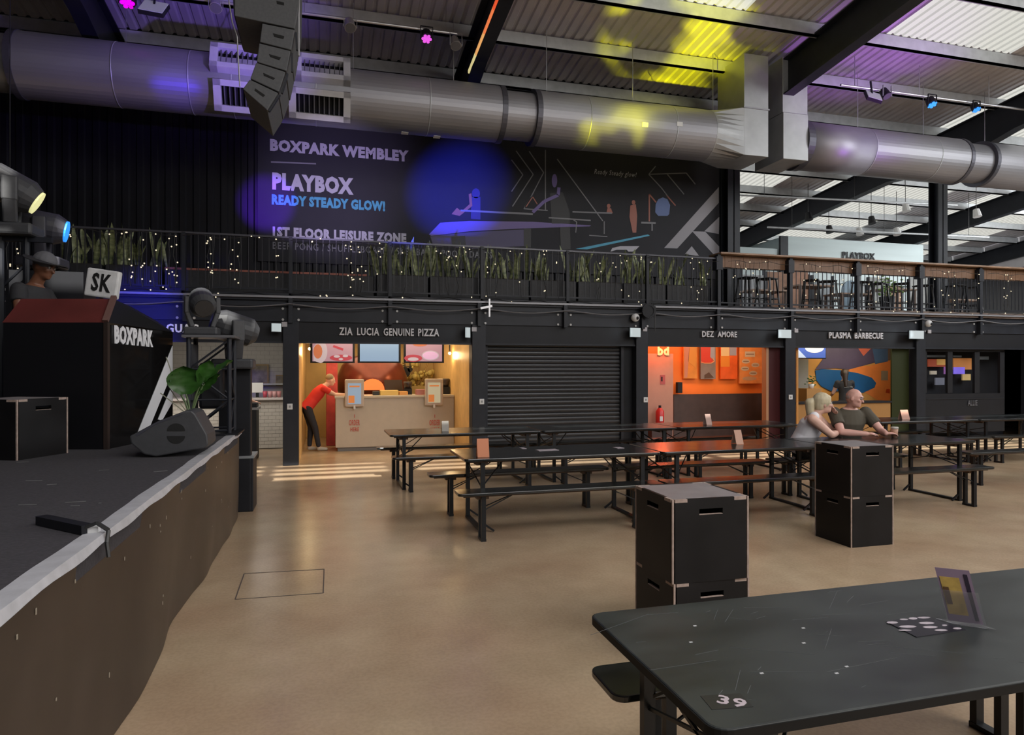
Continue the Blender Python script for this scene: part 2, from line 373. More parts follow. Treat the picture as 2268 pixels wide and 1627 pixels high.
MB().box(-14, 9.64, 14.72, YW+0.3, zr(14.8)+0.05, zr(14.8)+0.09).build('eaves_light_stop', M_black, uw)  # added strip, blocks sky light leaking past the roof edge
wend = struct('wall_end'); MB().box(9.6, 32, 31, 31.2, 0, 9).build('wall_panel', mat('pale_end_wall', (0.35, 0.37, 0.38), 0.7), wend)

# ------------------------------------------------------------------ banner
YB = YW-0.07
bn = thing('wall_banner', 'huge black printed banner with white lettering hung above the balcony under the duct', 'banner', (4, YB, 3.95))
x0, x1 = V(571, 500, YB)[0], V(1593, 500, YB)[0]
mb_ = mat('banner_vinyl', (0.020, 0.020, 0.026), 0.6, noise=0.15, scale=0.8, spec=0.25)
MB().box(x0, x1, YB, YB+0.02, 3.92, 6.9).build('banner_sheet', mb_, bn)
M_bl = mat('banner_print_white', (0.40, 0.39, 0.45), 0.5); M_bc = mat('banner_print_cyan', (0.05, 0.30, 0.46), 0.5)
M_bg = mat('banner_print_grey', (0.17, 0.17, 0.19), 0.5); M_bo = mat('banner_print_orange', (0.30, 0.10, 0.07), 0.5)
M_bp = mat('banner_print_violet', (0.13, 0.09, 0.28), 0.5); M_bb = mat('banner_print_blue', (0.10, 0.15, 0.34), 0.5); M_bk = mat('banner_print_black', (0.006, 0.006, 0.01), 0.5)
M_bpd = mat('banner_print_dim_violet', (0.045, 0.035, 0.11), 0.5)
def btext(s, xa, xb, yt, yb, m, shear=0.0, bold=0.06, label=None):
    a = V(xa, yb, YB); c = V(xb, yb, YB); t = V(xa, yt, YB)
    return text('banner_lettering', s, m, bn, (a[0], YB-0.001, a[2]), c[0]-a[0], t[2]-a[2], depth=0.004, shear=shear, bold=bold, label=label)
btext('BOXPARK WEMBLEY', 598, 905, 307, 334, M_bl)
btext('PLAYBOX', 603, 783, 381, 420, M_bl, label='large PLAYBOX lettering')
btext('READY STEADY GLOW!', 602, 853, 429, 453, M_bc, label='pale blue lettering')
btext('1ST FLOOR LEISURE ZONE', 604, 900, 501, 525, M_bl)
btext('BEER PONG / SHUFFLEBOARD / SKEE BALL / POOL / DARTS', 604, 1090, 535, 551, M_bg, bold=0.01)['kind'] = 'stuff'
btext('Ready Steady glow!', 1316, 1410, 374, 388, M_bl, 0.3, 0.0, label='small handwritten style lettering')
flat([[(600, 357), (700, 361), (700, 364), (600, 360)]], YB, 0).build('banner_rule', M_bg, bn)
# big chevron mark on the right
chev = [[(1471, 549), (1500, 550), (1592, 449), (1592, 414)], [(1533, 512), (1562, 513), (1593, 546), (1593, 577)], [(1560, 512), (1593, 480), (1592, 518)], [(1517, 562), (1532, 545), (1548, 566), (1540, 566)]]
flats(chev, YB, 0, 'printed_chevron', mat('banner_print_silver', (0.27, 0.26, 0.29), 0.5), bn)
ln = []
for p in ([(1133, 354), (1158, 387), (1133, 424)], [(1143, 334), (1181, 386), (1135, 457)], [(1172, 335), (1204, 382), (1175, 438), (1162, 458)], [(1208, 332), (1208, 465)],
          [(1234, 352), (1335, 489)], [(1437, 386), (1465, 416), (1480, 436)], [(1478, 386), (1515, 430)], [(1160, 462), (1178, 434)], [(1160, 462), (1213, 466)],
          [(1437, 386), (1520, 383), (1540, 408)], [(1452, 368), (1437, 386)]):
    flat(stroke(p, 2.2), YB, 0).build('printed_line', M_bg, bn)
for ol in (stroke([(1438, 490), (1438, 430), (1453, 448)], 3), stroke([(1476, 432), (1496, 455)], 2.5), stroke([(1165, 458), (1180, 436), (1190, 452)], 2)): flat(ol, YB, 0).build('printed_line', M_bo, bn, label='orange printed line')
# table tennis table, players
flat([[(950, 519), (975, 493), (1040, 489), (1180, 491), (1309, 499), (1306, 501), (1150, 506), (1040, 512), (955, 522)]], YB, 0).build('printed_table', M_bp, bn)
flat([[(953, 523), (1040, 514), (1160, 508), (1160, 545), (1050, 550), (960, 545)]], YB, 0).build('printed_table', M_bpd, bn, label='dim violet underside of the printed table')
flats([[(1160, 506), (1176, 506), (1176, 548), (1160, 546)], [(1240, 503), (1262, 502), (1264, 552), (1242, 552)], [(1000, 524), (1030, 522), (1032, 545), (1002, 545)]], YB, 0.003, 'printed_table_leg', M_bk, bn)
flats(stroke([(1020, 466), (1180, 474)], 4)+stroke([(1268, 469), (1355, 472)], 3)+stroke([(1215, 482), (1308, 488)], 3)+stroke([(1420, 493), (1452, 494)], 4)+stroke([(1444, 495), (1444, 511)], 3)+stroke([(1270, 487), (1277, 491), (1275, 515)], 2)+stroke([(1338, 490), (1338, 518)], 2)+stroke([(1305, 521), (1345, 524)], 2), YB, 0.004, 'printed_rail', M_bg, bn)
flat([ellp(1054, 428, 9, 11), [(1044, 436), (1064, 436), (1064, 486), (1043, 484)]], YB, 0.002).build('printed_player', mat('banner_print_navy', (0.012, 0.012, 0.10), 0.5), bn)
flat([[(1000, 474), (1012, 460), (1022, 468), (1040, 452), (1038, 430), (1044, 428), (1046, 456), (1018, 478)]], YB, 0.003).build('printed_player', M_bo, bn, label='orange lit arm of a printed player')
flat([ellp(1228, 400, 6, 15)], YB, 0.002).build('printed_player', M_bp, bn)
flat(stroke([(1238, 415), (1236, 432), (1205, 446), (1180, 470)], 7), YB, 0.002).build('printed_player', M_bp, bn, label='violet reaching arm of a printed player')
flat([[(1218, 428), (1246, 425), (1262, 470), (1262, 495), (1222, 495)]], YB, 0.001).build('printed_player', M_bk, bn)
flat([ellp(1403, 448, 4, 5), [(1396, 455), (1408, 452), (1411, 478), (1409, 515), (1401, 515), (1394, 480)]], YB, 0.002).build('printed_player', M_bo, bn, label='distant orange figure')
flat([[(1452, 452), (1458, 441), (1468, 437), (1478, 441), (1484, 454), (1482, 474), (1478, 478), (1458, 478), (1451, 470)]], YB, 0.002).build('printed_player', M_bb, bn, label='figure in a pale blue shirt')
flat([ellp(1348, 456, 4, 5), [(1343, 472), (1345, 461), (1353, 461), (1357, 472)]], YB, 0.002).build('printed_player', M_bo, bn)
flat([[(1275, 551), (1435, 519), (1439, 522), (1300, 552)]], YB, 0.002).build('printed_line', M_bc, bn, label='light blue printed beam')
flat([[(1352, 557), (1356, 549), (1374, 545), (1416, 545), (1404, 557), (1392, 557), (1388, 553), (1366, 553)]], YB, 0.002).build('printed_chevron', M_bl, bn)

# ------------------------------------------------------------------ balcony deck, container facade
YF = 12.3
PX = [-10.6, -7.3, -3.95, -0.58, 2.76, 6.10, 9.58, 13.06, 16.5, 20.0]
dk = struct('deck')
MB().box(-14, 9.7, YF-0.05, 15, 2.86, ZD).build('deck_slab', M_steel, dk)
MB().box(9.7, 32, YF-0.05, 31, 2.86, ZD).build('deck_slab', mat('deck_brown', (0.14, 0.10, 0.08), 0.6, noise=0.2), dk)
MB().box(-14, 32, YF-0.10, YF-0.04, 2.90, 2.935).build('deck_edge_trim', mat('edge_silver', (0.24, 0.24, 0.26), 0.45, 0.3), dk)
MB().box(-14, 32, YF, YF+0.12, 2.50, 2.86).build('edge_beam', M_steel, dk)
MB().box(-14, 32, YF-0.04, YF+0.14, 2.76, 2.80).build('edge_beam', M_steel, dk)
fa = struct('wall_facade')
bolts = MB()
for i, x in enumerate(PX):
    MB().box(x-0.13, x+0.13, YF-0.04, YF+0.22, 0, 2.5).build('corner_post', M_steel, fa, bevel=0.008)
    for xx in (x, x+1.7):
        MB().box(xx-0.035, xx+0.035, YF-0.10, YF+0.02, 2.47, 2.90).build('railing_bracket', M_steel, fa)
        for dx in (-0.13, 0.13):
            for z in (2.53, 2.72): bolts.cyl((xx+dx, YF-0.02, z), (xx+dx, YF+0.02, z), 0.022, 6)
b = bolts.build('bolt', mat('bolt_pale', (0.45, 0.45, 0.45), 0.5), fa, kind='stuff')
for i in range(len(PX)-1):
    xa, xb = PX[i]+0.13, PX[i+1]-0.13
    MB().box(xa, xb, YF+0.03, YF+0.1, 2.14, 2.50).build('fascia_panel', M_black2, fa)
    MB().box(xa, xb, YF+0.0, YF+0.13, 2.125, 2.155).build('fascia_lip', M_steel, fa)
# cable slung under the deck edge
cb = MB(); pts = []
for i in range(0, 130):
    x = -8+i*0.2; q = ((x+0.58) % 1.7)/1.7; pts.append((x, YF-0.12, 2.80-0.07*math.sin(PI*q)))
solo(cb.tube(pts, 0.010, 5), 'slung_cable', mat('cable_grey', (0.13, 0.13, 0.14), 0.5), 'grey cable slung in shallow loops under the balcony edge', 'cable')
# dark partition fill: ceilings of the kiosks and side walls
KX = [(-3.82, -0.71, 17.2), (-0.45, 2.63, 17.0), (2.89, 5.97, 12.7), (6.23, 9.86, 13.5), (9.90, 13.62, 13.55)]
def room(x0, x1, yb, mw, name='kiosk_wall', h=2.45, sides=None, ys=None):
    p = struct('kiosk_shell')
    MB().box(x0-0.04, x1+0.04, yb, yb+0.06, 0, h).build(name, mw, p)
    MB().box(x0-0.05, x0, YF+0.12, yb, 0, h).build('partition', sides or mw, p)
    MB().box(x1, x1+0.04, ys or YF+0.23, yb, 0, h).build('partition', sides or mw, p)
    MB().box(x0-0.05, x1+0.04, YF+0.12, yb, h, h+0.05).build('kiosk_ceiling', M_black2, p)
    return p

# ---- white tiled kiosk
r0 = room(*KX[0], mat('cream_wall', (0.50, 0.47, 0.42), 0.5))
def tiles(parent, x0, x1, z0, z1, y, tw, th, m, mg):
    MB().box(x0, x1, y, y+0.03, z0, z1).build('grout_bed', mg, parent)
    b = MB(); nz = int((z1-z0)/th)
    for k in range(nz):
        off = (tw/2 if k % 2 else 0); x = x0-off
        while x < x1:
            a, c = max(x, x0)+0.003, min(x+tw, x1)-0.003
            if c-a > 0.02: b.box(a, c, y-0.008, y+0.001, z0+k*th+0.003, z0+(k+1)*th-0.003)
            x += tw
    return b.build('wall_tile', m, parent, kind='stuff')
ct = thing('tiled_counter', 'white tiled serving counter with rounded pale top in the kiosk behind the stage', 'counter', (-2, 14.9, 0))
tiles(ct, -3.7, -0.75, 0.02, 1.02, 14.88, 0.15, 0.075, M_tilew, M_grout)
MB().box(-3.7, -0.75, 14.8, 15.5, 1.02, 1.07).build('counter_top', mat('pale_laminate', (0.5, 0.46, 0.45), 0.3), ct, bevel=0.01)
tw_ = struct('tiled_wall'); tiles(tw_, -3.8, -0.72, 1.3, 2.44, 17.15, 0.2, 0.1, M_tilew, M_grout)
for i, (x, y, wd, hh) in enumerate(((574, 828, 36, 40), (619, 842, 14, 22))):
    a = V(x, y, 17.05); s = 1/ (F/ (17.6))
    f = thing('framed_picture', ['dark framed picture leaning on the shelf of the tiled kiosk', 'small framed photo by the edge of the tiled kiosk'][i], 'picture', (a[0], 17.05, a[2]))
    hw, hh2 = wd/2*17.6/F, hh/2*17.6/F
    MB().box(a[0]-hw, a[0]+hw, 17.04, 17.08, a[2]-hh2, a[2]+hh2).build('picture_frame', mat('thin_gold_frame', (0.35, 0.22, 0.08), 0.4), f)
    MB().box(a[0]-hw*0.85, a[0]+hw*0.85, 17.03, 17.045, a[2]-hh2*0.85, a[2]+hh2*0.85).build('print', mat('picture_dark', (0.08, 0.06, 0.05), 0.5, col2=(0.35, 0.3, 0.22), scale=5), f)
a = V(600, 850, 17); solo(MB().box(a[0]-0.7, a[0]+0.5, 16.9, 17.1, a[2]-0.02, a[2]+0.02), 'wall_shelf', M_white, 'white shelf below the pictures in the tiled kiosk', 'shelf')
cols = [(0.45, 0.06, 0.10), (0.5, 0.25, 0.26), (0.5, 0.28, 0.28), (0.45, 0.2, 0.2)]
for i, x in enumerate((587, 598, 608, 618)):
    p = V(x, 882, 15.05); b = MB().lathe((0, 0, 0), [(0.035, 0), (0.05, 0.13), (0.045, 0.13), (0.03, 0.02)], 12)
    o = b.build('paper_cup', mat('cup_pink%s' % 'abcd'[i], cols[i], 0.5)); o.location = (p[0], 15.05, 1.07)
    tag(o, ['red paper cup, first of the row on the tiled counter', 'pale pink cup beside the red one on the tiled counter', 'pink cup second from the end of the tiled counter row', 'last dull pink cup by the counter end'][i], 'cup', 'cups on the tiled counter')
t = thing('card_machine', 'pale till screen seen from behind on the tiled counter', 'till', (V(570, 870, 15.1)[0], 15.1, 1.07))
x = t.location.x; MB().box(x-0.03, x+0.03, 15.08, 15.12, 1.07, 1.17).build('till_stand', M_black2, t); MB().box(x-0.12, x+0.12, 15.05, 15.09, 1.17, 1.38).build('till_screen', M_white, t, bevel=0.01)
kb = V(548, 900, 12.0)
bn2 = thing('waste_cabinet', 'dark waste cabinet with pale top between the stage and the tiled kiosk', 'cabinet', (-1.85, 11.6, 0))
p0 = H(568, 1018, 0); X0, Y0 = p0[0], p0[1]
MB().box(X0-0.55, X0, Y0, Y0+0.5, 0, 0.92).build('body', M_black2, bn2, bevel=0.01); MB().box(X0-0.58, X0+0.03, Y0-0.03, Y0+0.53, 0.92, 0.96).build('top', mat('grey_top', (0.22, 0.22, 0.23), 0.4), bn2)
MB().box(X0-0.30, X0+0.0, Y0+0.05, Y0+0.4, 0.96, 1.04).build('tray', M_black, bn2)
sg = thing('counter_sign', 'small white card sign standing on the dark waste cabinet', 'sign', (X0-0.27, Y0+0.02, 0.96))
MB().box(X0-0.36, X0-0.21, Y0+0.0, Y0+0.02, 0.96, 1.15).build('card', mat('card_white', (0.5, 0.5, 0.52), 0.5), sg)
MB().box(X0-0.33, X0-0.24, Y0-0.003, Y0, 1.02, 1.035).build('printed_line', mat('ink_blue', (0.05, 0.06, 0.2), 0.5), sg)

# ---- pizza kiosk
M_warm = mat('ochre_wall', (0.62, 0.42, 0.16), 0.55, noise=0.12, scale=2)
r1 = room(*KX[1], M_warm, sides=mat('ochre_side', (0.60, 0.38, 0.15), 0.4, noise=0.1))
pc = thing('pizza_counter', 'long beige counter with red order lettering in the pizza kiosk', 'counter', (1.4, 14.05, 0))
M_beige = mat('beige_panel', (0.47, 0.41, 0.33), 0.5, noise=0.04)
MB().box(0.20, 2.62, 14.05, 14.8, 0.08, 1.08).build('counter_body', M_beige, pc)
MB().box(0.18, 2.62, 14.02, 14.85, 1.08, 1.12).build('counter_top', mat('counter_top_beige', (0.55, 0.48, 0.38), 0.3), pc)
MB().box(0.24, 2.62, 14.1, 14.75, 0, 0.08).build('plinth', mat('plinth_grey', (0.2, 0.19, 0.18), 0.5), pc)
M_red = mat('print_red', (0.50, 0.10, 0.07), 0.5)
for xc in (785, 963):
    a = V(xc-12, 942, 14.04); c = V(xc+12, 929, 14.04); text('counter_lettering', 'ORDER', M_red, pc, (a[0], 14.045, a[2]), c[0]-a[0], c[2]-a[2], depth=0.004)
    a = V(xc-9, 955, 14.04); c = V(xc+10, 946, 14.04); text('counter_lettering', 'HERE', M_red, pc, (a[0], 14.045, a[2]), c[0]-a[0], c[2]-a[2], depth=0.004)
    a = V(xc, 925, 14.04); MB().box(a[0]-0.006, a[0]+0.006, 14.04, 14.05, a[2]-0.0, a[2]+0.07).build('printed_arrow', M_red, pc)
for i, (xc, yc) in enumerate(((785, 870), (961, 868))):
    a = V(xc, yc, 14.0); k = thing('order_screen', ['white framed order tablet near the leaning man, showing blue and orange', 'white framed order tablet further along the pizza counter, showing a pale menu'][i], 'screen', (a[0], 14.0, 1.0), 'order tablets on the pizza counter')
    MB().box(a[0]-0.19, a[0]+0.19, 13.96, 14.01, a[2]-0.28, a[2]+0.28).build('screen_frame', mat('pink_white', (0.50, 0.42, 0.36), 0.4), k, bevel=0.02)
    MB().box(a[0]-0.13, a[0]+0.13, 13.952, 13.962, a[2]-0.22, a[2]+0.20).build('display', mat('display%s' % 'ab'[i], [(0.12, 0.14, 0.17), (0.2, 0.17, 0.1)][i], 0.4, emit=0.42, ecol=[(0.45, 0.62, 0.8), (0.8, 0.7, 0.45)][i]), k)
    b = MB(); b.box(a[0]-0.12, a[0]+0.0, 13.946, 13.953, a[2]-0.20, a[2]-0.05); b.box(a[0]-0.1, a[0]+0.1, 13.946, 13.953, a[2]+0.12, a[2]+0.15)
    b.build('display_picture', mat('display_orange', (0.6, 0.2, 0.05), 0.5, emit=0.4), k)
    MB().box(a[0]-0.02, a[0]+0.02, 13.95, 14.03, 0.86, a[2]-0.25).build('screen_arm', M_white, k)
M_scr = mat('screen_pink', (0.2, 0.12, 0.14), 0.4, emit=0.45, ecol=(0.62, 0.36, 0.44)); M_scb = mat('screen_blue', (0.1, 0.15, 0.2), 0.4, emit=0.40, ecol=(0.42, 0.62, 0.95))
M_scr2 = mat('screen_red', (0.2, 0.03, 0.04), 0.4, emit=0.45, ecol=(0.65, 0.07, 0.10)); M_scr3 = mat('screen_orange', (0.2, 0.06, 0.03), 0.4, emit=0.5, ecol=(0.8, 0.24, 0.10)); M_scw = mat('screen_cream', (0.2, 0.16, 0.16), 0.4, emit=0.5, ecol=(0.75, 0.62, 0.66))
YS = 13.2
for i, (xa, xb) in enumerate(((692, 781), (797, 883), (899, 979))):
    ya, yb = 758, 800; A, B = V(xa, yb, YS), V(xb, ya, YS)
    k = thing('menu_screen', ['menu screen with pizza pictures above the leaning man', 'plain pale blue menu screen between the pizza pictures', 'menu screen with pizza pictures furthest from the leaning man'][i], 'screen', (A[0], YS, A[2]), 'menu screens in the pizza kiosk')
    MB().box(A[0]-0.04, B[0]+0.04, YS, YS+0.07, A[2]-0.03, B[2]+0.03).build('screen_body', M_black, k)
    MB().box(A[0], B[0], YS-0.008, YS, A[2], B[2]).build('display', [M_scr, M_scb, M_scr][i], k)
    MB().box((A[0]+B[0])/2-0.02, (A[0]+B[0])/2+0.02, YS+0.02, YS+0.05, B[2], 2.45).build('hanger', M_black, k)
    if i == 0:
        flat([ellp(708, 778, 17, 26, 20, -1.6, 1.6)+[(695, 799), (693, 770)]], YS, 0.009).build('display_picture', M_scw, k)
        flat([ellp(704, 778, 10, 16, 14)], YS, 0.013).build('display_picture', M_scr3, k)
        flat([ellp(755, 792, 25, 7, 20), stroke([(738, 766), (760, 774), (778, 764)], 5)[0]], YS, 0.009).build('display_picture', M_scr2, k)
        flat([ellp(746, 789, 7, 3), ellp(765, 788, 6, 3), ellp(755, 795, 5, 2.5)], YS, 0.013).build('display_picture', M_scw, k)
    if i == 2:
        flat([ellp(915, 793, 20, 8)], YS, 0.009).build('display_picture', M_scr2, k)
        flat([ellp(930, 762, 16, 5)], YS, 0.009).build('display_picture', M_scr3, k)
        flat([ellp(953, 787, 19, 11), ellp(915, 795, 12, 4)], YS, 0.012).build('display_picture', M_scw, k)
        flat([ellp(953, 787, 17, 9)], YS, 0.015).build('display_picture', mat('screen_lilac', (0.5, 0.3, 0.5), 0.4, emit=0.5, ecol=(0.55, 0.38, 0.55)), k)
ov = thing('pizza_oven', 'domed copper brown pizza oven with a glowing mouth behind the counter', 'oven', (V(825, 900, 16)[0], 16, 0))
ox, oz = ov.location.x, 0
prof = [(0.75, 0), (0.75, 1.0), (0.78, 1.05), (0.78, 1.15), (0.82, 1.18), (0.80, 1.5), (0.70, 1.75), (0.52, 1.92), (0.25, 2.0), (0.02, 2.02)]
MB().lathe((ox, 16, 0), prof, 28).build('oven_dome', mat('copper_brown', (0.16, 0.035, 0.02), 0.28, 0.4, noise=0.15), ov)
MB().prism([(ox-0.62, 1.16), (ox+0.62, 1.16), (ox+0.60, 1.42), (ox-0.60, 1.42)], 15.22, 15.5).build('oven_band', mat('oven_band', (0.05, 0.03, 0.02), 0.4), ov)
am = [(ox-0.05+0.26*math.cos(a), 1.20+0.25*math.sin(a)) for a in [PI*i/12 for i in range(13)]]
MB().prism(am, 15.18, 15.24).build('oven_mouth', mat('glowing_mouth', (0.8, 0.2, 0.05), 0.5, emit=0.5, ecol=(0.9, 0.22, 0.06)), ov)
MB().cyl((ox, 16, 2.0), (ox, 16, 2.44), 0.12, 14).build('flue', M_chrome, ov)
# things on and behind the pizza counter
fr = V(735, 850, 15.2)
MB_ = MB().box(fr[0]-0.12, fr[0]+0.12, 15.1, 15.4, 0, 1.95)
solo(MB_, 'drinks_fridge', mat('fridge_red', (0.45, 0.06, 0.06), 0.4, noise=0.2), 'narrow red drinks fridge behind the leaning man', 'fridge', bevel=0.02)
for i, (xa, xb, ya, yb, c, lab) in enumerate(((842, 882, 868, 879, (0.62, 0.42, 0.12), 'yellow tray on the pizza counter beside the oven'), (884, 903, 871, 879, (0.6, 0.28, 0.07), 'orange tray next to the yellow tray on the pizza counter'), (922, 942, 868, 880, (0.35, 0.14, 0.14), 'dull red box at the foot of the second order tablet'), (826, 840, 870, 879, (0.02, 0.02, 0.02), 'black card reader beside the glowing oven mouth'))):
    A, B = V(xa, yb, 14.3), V(xb, ya, 14.3); solo(MB().box(A[0], B[0], 14.25, 14.5, 1.12, 1.12+(B[2]-A[2])), 'counter_tray' if i < 2 else 'counter_box', mat('tray_colour%s' % 'abcd'[i], c, 0.5), lab, 'tray' if i < 2 else 'box', bevel=0.006)
for i, (x, y, h, c) in enumerate(((903, 850, 26, (0.03, 0.02, 0.02)), (986, 845, 30, (0.10, 0.03, 0.02)))):
    A = V(x, 880, 14.6); hh = 0.32 if i else 0.26
    k = thing('drinks_dispenser', ['dark drinks dispenser in the middle of the pizza counter', 'dark drinks dispenser against the kiosk side wall'][i], 'dispenser', (A[0], 14.6, 1.12))
    MB().box(A[0]-0.08, A[0]+0.08, 14.5, 14.7, 1.12, 1.12+hh*0.5).build('base', M_black, k); MB().lathe((A[0], 14.6, 1.12+hh*0.5), [(0.08, 0), (0.10, hh*0.5), (0.09, hh*0.55)], 12).build('jar', mat('dispenser_dark', c, 0.3), k)
ut = thing('hanging_utensils', 'row of dark pans and utensils hanging on a rail in the pizza kiosk', 'utensils', (V(890, 805, 16.3)[0], 16.3, 1.9))
A, B = V(862, 806, 16.3), V(912, 812, 16.3); MB().bar(A, B, 0.02, 0.02).build('rail', M_black, ut)
for x, y, rr in ((868, 822, 0.07), (882, 828, 0.10), (897, 824, 0.13), (880, 846, 0.12), (908, 818, 0.06)):
    A = V(x, y, 16.28); MB().cyl((A[0], 16.26, A[2]), (A[0], 16.31, A[2]), rr, 12).build('pan', M_black2, ut)
    MB().box(A[0]-0.01, A[0]+0.01, 16.27, 16.29, A[2], A[2]+0.2).build('handle', M_black2, ut)
fl_ = thing('dried_flowers', 'large spray of pale yellow dried flowers on the kiosk back wall', 'flowers', (V(925, 850, 16.6)[0], 16.6, 1.3))
b = MB(); rr = random.Random(3)
for i in range(60):
    A = V(925+rr.gauss(0, 26), 838+rr.gauss(0, 16), 16.6+rr.uniform(-0.1, 0.2)); b.sph(A, rr.uniform(0.03, 0.09), 6)
b.build('blossom', mat('dried_yellow', (0.58, 0.45, 0.14), 0.8, noise=0.25, scale=9), fl_, kind='stuff')
b = MB()
for i in range(22):
    A = V(925+rr.gauss(0, 18), 820+rr.gauss(0, 18), 16.75); B_ = V(925+rr.gauss(0, 8), 865, 16.6); b.cyl(B_, A, 0.006, 4)
b.build('stem', mat('dried_stem', (0.35, 0.2, 0.06), 0.8), fl_)
solo(MB().box(V(905, 870, 16.6)[0], V(955, 870, 16.6)[0], 16.4, 16.9, 0, 1.25), 'back_counter', mat('back_counter_yellow', (0.4, 0.28, 0.10), 0.5), 'yellowish back counter below the dried flowers', 'counter')
# ceiling spots in the pizza kiosk
for i, (x, y) in enumerate(((686, 772), (996, 782))):
    A = V(x, y, 14.3); k = thing('spot_lamp', ['small warm wall lamp beside the first pizza menu screen', 'small warm wall lamp beside the last pizza menu screen'][i], 'lamp', (A[0], 14.3, A[2]))
    MB().sph((A[0], 14.3, A[2]), 0.035, 10).build('bulb', mat('warm_bulb', (1, 0.8, 0.5), 0.4, emit=2.5, ecol=(1, 0.75, 0.4)), k); MB().cyl((A[0], 14.3, A[2]+0.03), (A[0], 14.3, 2.45), 0.015, 8).build('cord', M_black, k)
    l = lamp('kiosk_glow', 'POINT', (A[0], 14.3-0.1, A[2]-0.05), None, 10, (1, 0.72, 0.38), shadow_soft_size=0.08)
lamp('kiosk_glow', 'AREA', (1.1, 14.6, 2.42), (1.1, 14.6, 0), 75, (1, 0.76, 0.46), shape='RECTANGLE', size=2.4, size_y=3.4)
lamp('kiosk_glow', 'AREA', (1.1, 12.9, 2.42), (1.1, 13.5, 0), 24, (1, 0.78, 0.52), shape='RECTANGLE', size=2.4, size_y=0.5)
lamp('kiosk_glow', 'AREA', (-2.2, 14.2, 2.42), (-2.2, 14.5, 0), 90, (1, 0.92, 0.82), shape='RECTANGLE', size=2.6, size_y=3.0)

# ---- closed shutter
sh = thing('roller_shutter', 'closed black roller shutter between the pizza kiosk and the orange kiosk', 'shutter', (4.3, YF+0.2, 0))
M_sh = mat('shutter_black', (0.019, 0.0195, 0.023), 0.40, 0.1, rvar=0.08, scale=1.2, stretch=(0.5, 1, 6), noise=0.1)
XS0, XS1 = V(1078, 850, YF+0.2)[0], V(1372, 850, YF+0.2)[0]
rs = random.Random(5); ns = 27
b = MB()
prof = [(0, 0), (0.012, 0.018), (0.016, 0.04), (0.012, 0.062), (0.0, 0.074)]
for y, z in prof: b.v += [(0, -y, z), (XS1-XS0, -y, z)]
for i in range(len(prof)-1): b.f.append((2*i, 2*i+1, 2*i+3, 2*i+2))
b.v += [(0, 0.004, 0.08), (XS1-XS0, 0.004, 0.08)]; b.f.append((8, 9, 11, 10))
me = b.mesh('slat', M_sh)
for i in range(ns):
    o = linkmesh('slat', me, sh); o.location = (XS0-4.3, rs.uniform(-0.003, 0.003), 0.02+i*0.08); o.rotation_euler = (rs.uniform(-0.05, 0.05), 0, rs.uniform(-0.0015, 0.0015))
MB().box(XS0-0.08, XS0, YF+0.12, YF+0.3, 0, 2.2).build('guide_rail', M_steel, sh); MB().box(XS1, XS1+0.06, YF+0.12, YF+0.3, 0, 2.2).build('guide_rail', M_steel, sh)
MB().box(XS1+0.06, 5.98, YF+0.16, YF+0.22, 0, 2.2).build('side_panel', M_black, sh)
MB().box(XS0-0.1, 5.98, YF+0.24, YF+0.3, 0, 2.3).build('backing', M_black, sh)

# ---- orange kiosk
M_or = mat('orange_wall', (0.95, 0.20, 0.02), 0.5, noise=0.06, scale=2)
r2 = room(*KX[3], M_or, sides=mat('pink_side', (0.42, 0.18, 0.10), 0.5))
YO = 13.46
orx = thing('wall_pilaster', 'pinkish plaster pilaster with a fire notice at the edge of the orange kiosk', 'pillar', (V(1465, 900, YO)[0], YO, 0))
A, B = V(1444, 900, YO-0.25), V(1491, 900, YO-0.25)
MB().box(A[0]-0.25, B[0], YO-0.25, YO+0.04, 0, 2.0).build('plaster', mat('pink_plaster', (0.42, 0.22, 0.16), 0.6, noise=0.05), orx)
A2 = V(1452, 765, YO-0.26); B2 = V(1485, 790, YO-0.26)
flat([[(1462, 830), (1473, 830), (1473, 851), (1462, 851)]], YO-0.25, 0.003).build('fire_notice', mat('notice_red', (0.35, 0.08, 0.08), 0.5), orx)
flat([[(1464, 834), (1467, 834), (1467, 844), (1464, 844)]], YO-0.25, 0.008).build('fire_notice_picture', M_black, orx)
text('wall_lettering', 'bd', mat('lit_letter', (0.7, 0.5, 0.25), 0.5, emit=0.35, ecol=(0.85, 0.6, 0.3)), orx, (V(1456, 787, YO-0.27)[0], YO-0.27, V(1456, 787, YO-0.27)[2]), 0.27, 0.22, depth=0.02, bold=0.04)
dw = thing('wall_dado', 'dark brown lower wall panel below the orange wall', 'panel', (8, YO, 0))
A, B = V(1492, 873, YO-0.03), V(1700, 883, YO-0.03)
MB().box(A[0], 9.84, YO-0.04, YO, 0, A[2]).build('panel', mat('dado_brown', (0.055, 0.034, 0.030), 0.55, noise=0.15), dw)
posters = [((1513, 762), (1543, 838), (0.62, 0.22, 0.03), 'narrow orange poster nearest the pilaster in the orange kiosk'), ((1551, 762), (1584, 839), (0.22, 0.17, 0.15), 'poster of a red drink over a grey block in the orange kiosk'), ((1595, 762), (1632, 839), (0.75, 0.10, 0.01), 'orange and cream colour block poster beside the menu board'), ((1637, 762), (1686, 849), (0.80, 0.27, 0.07), 'orange menu board with white price clouds in the orange kiosk')]
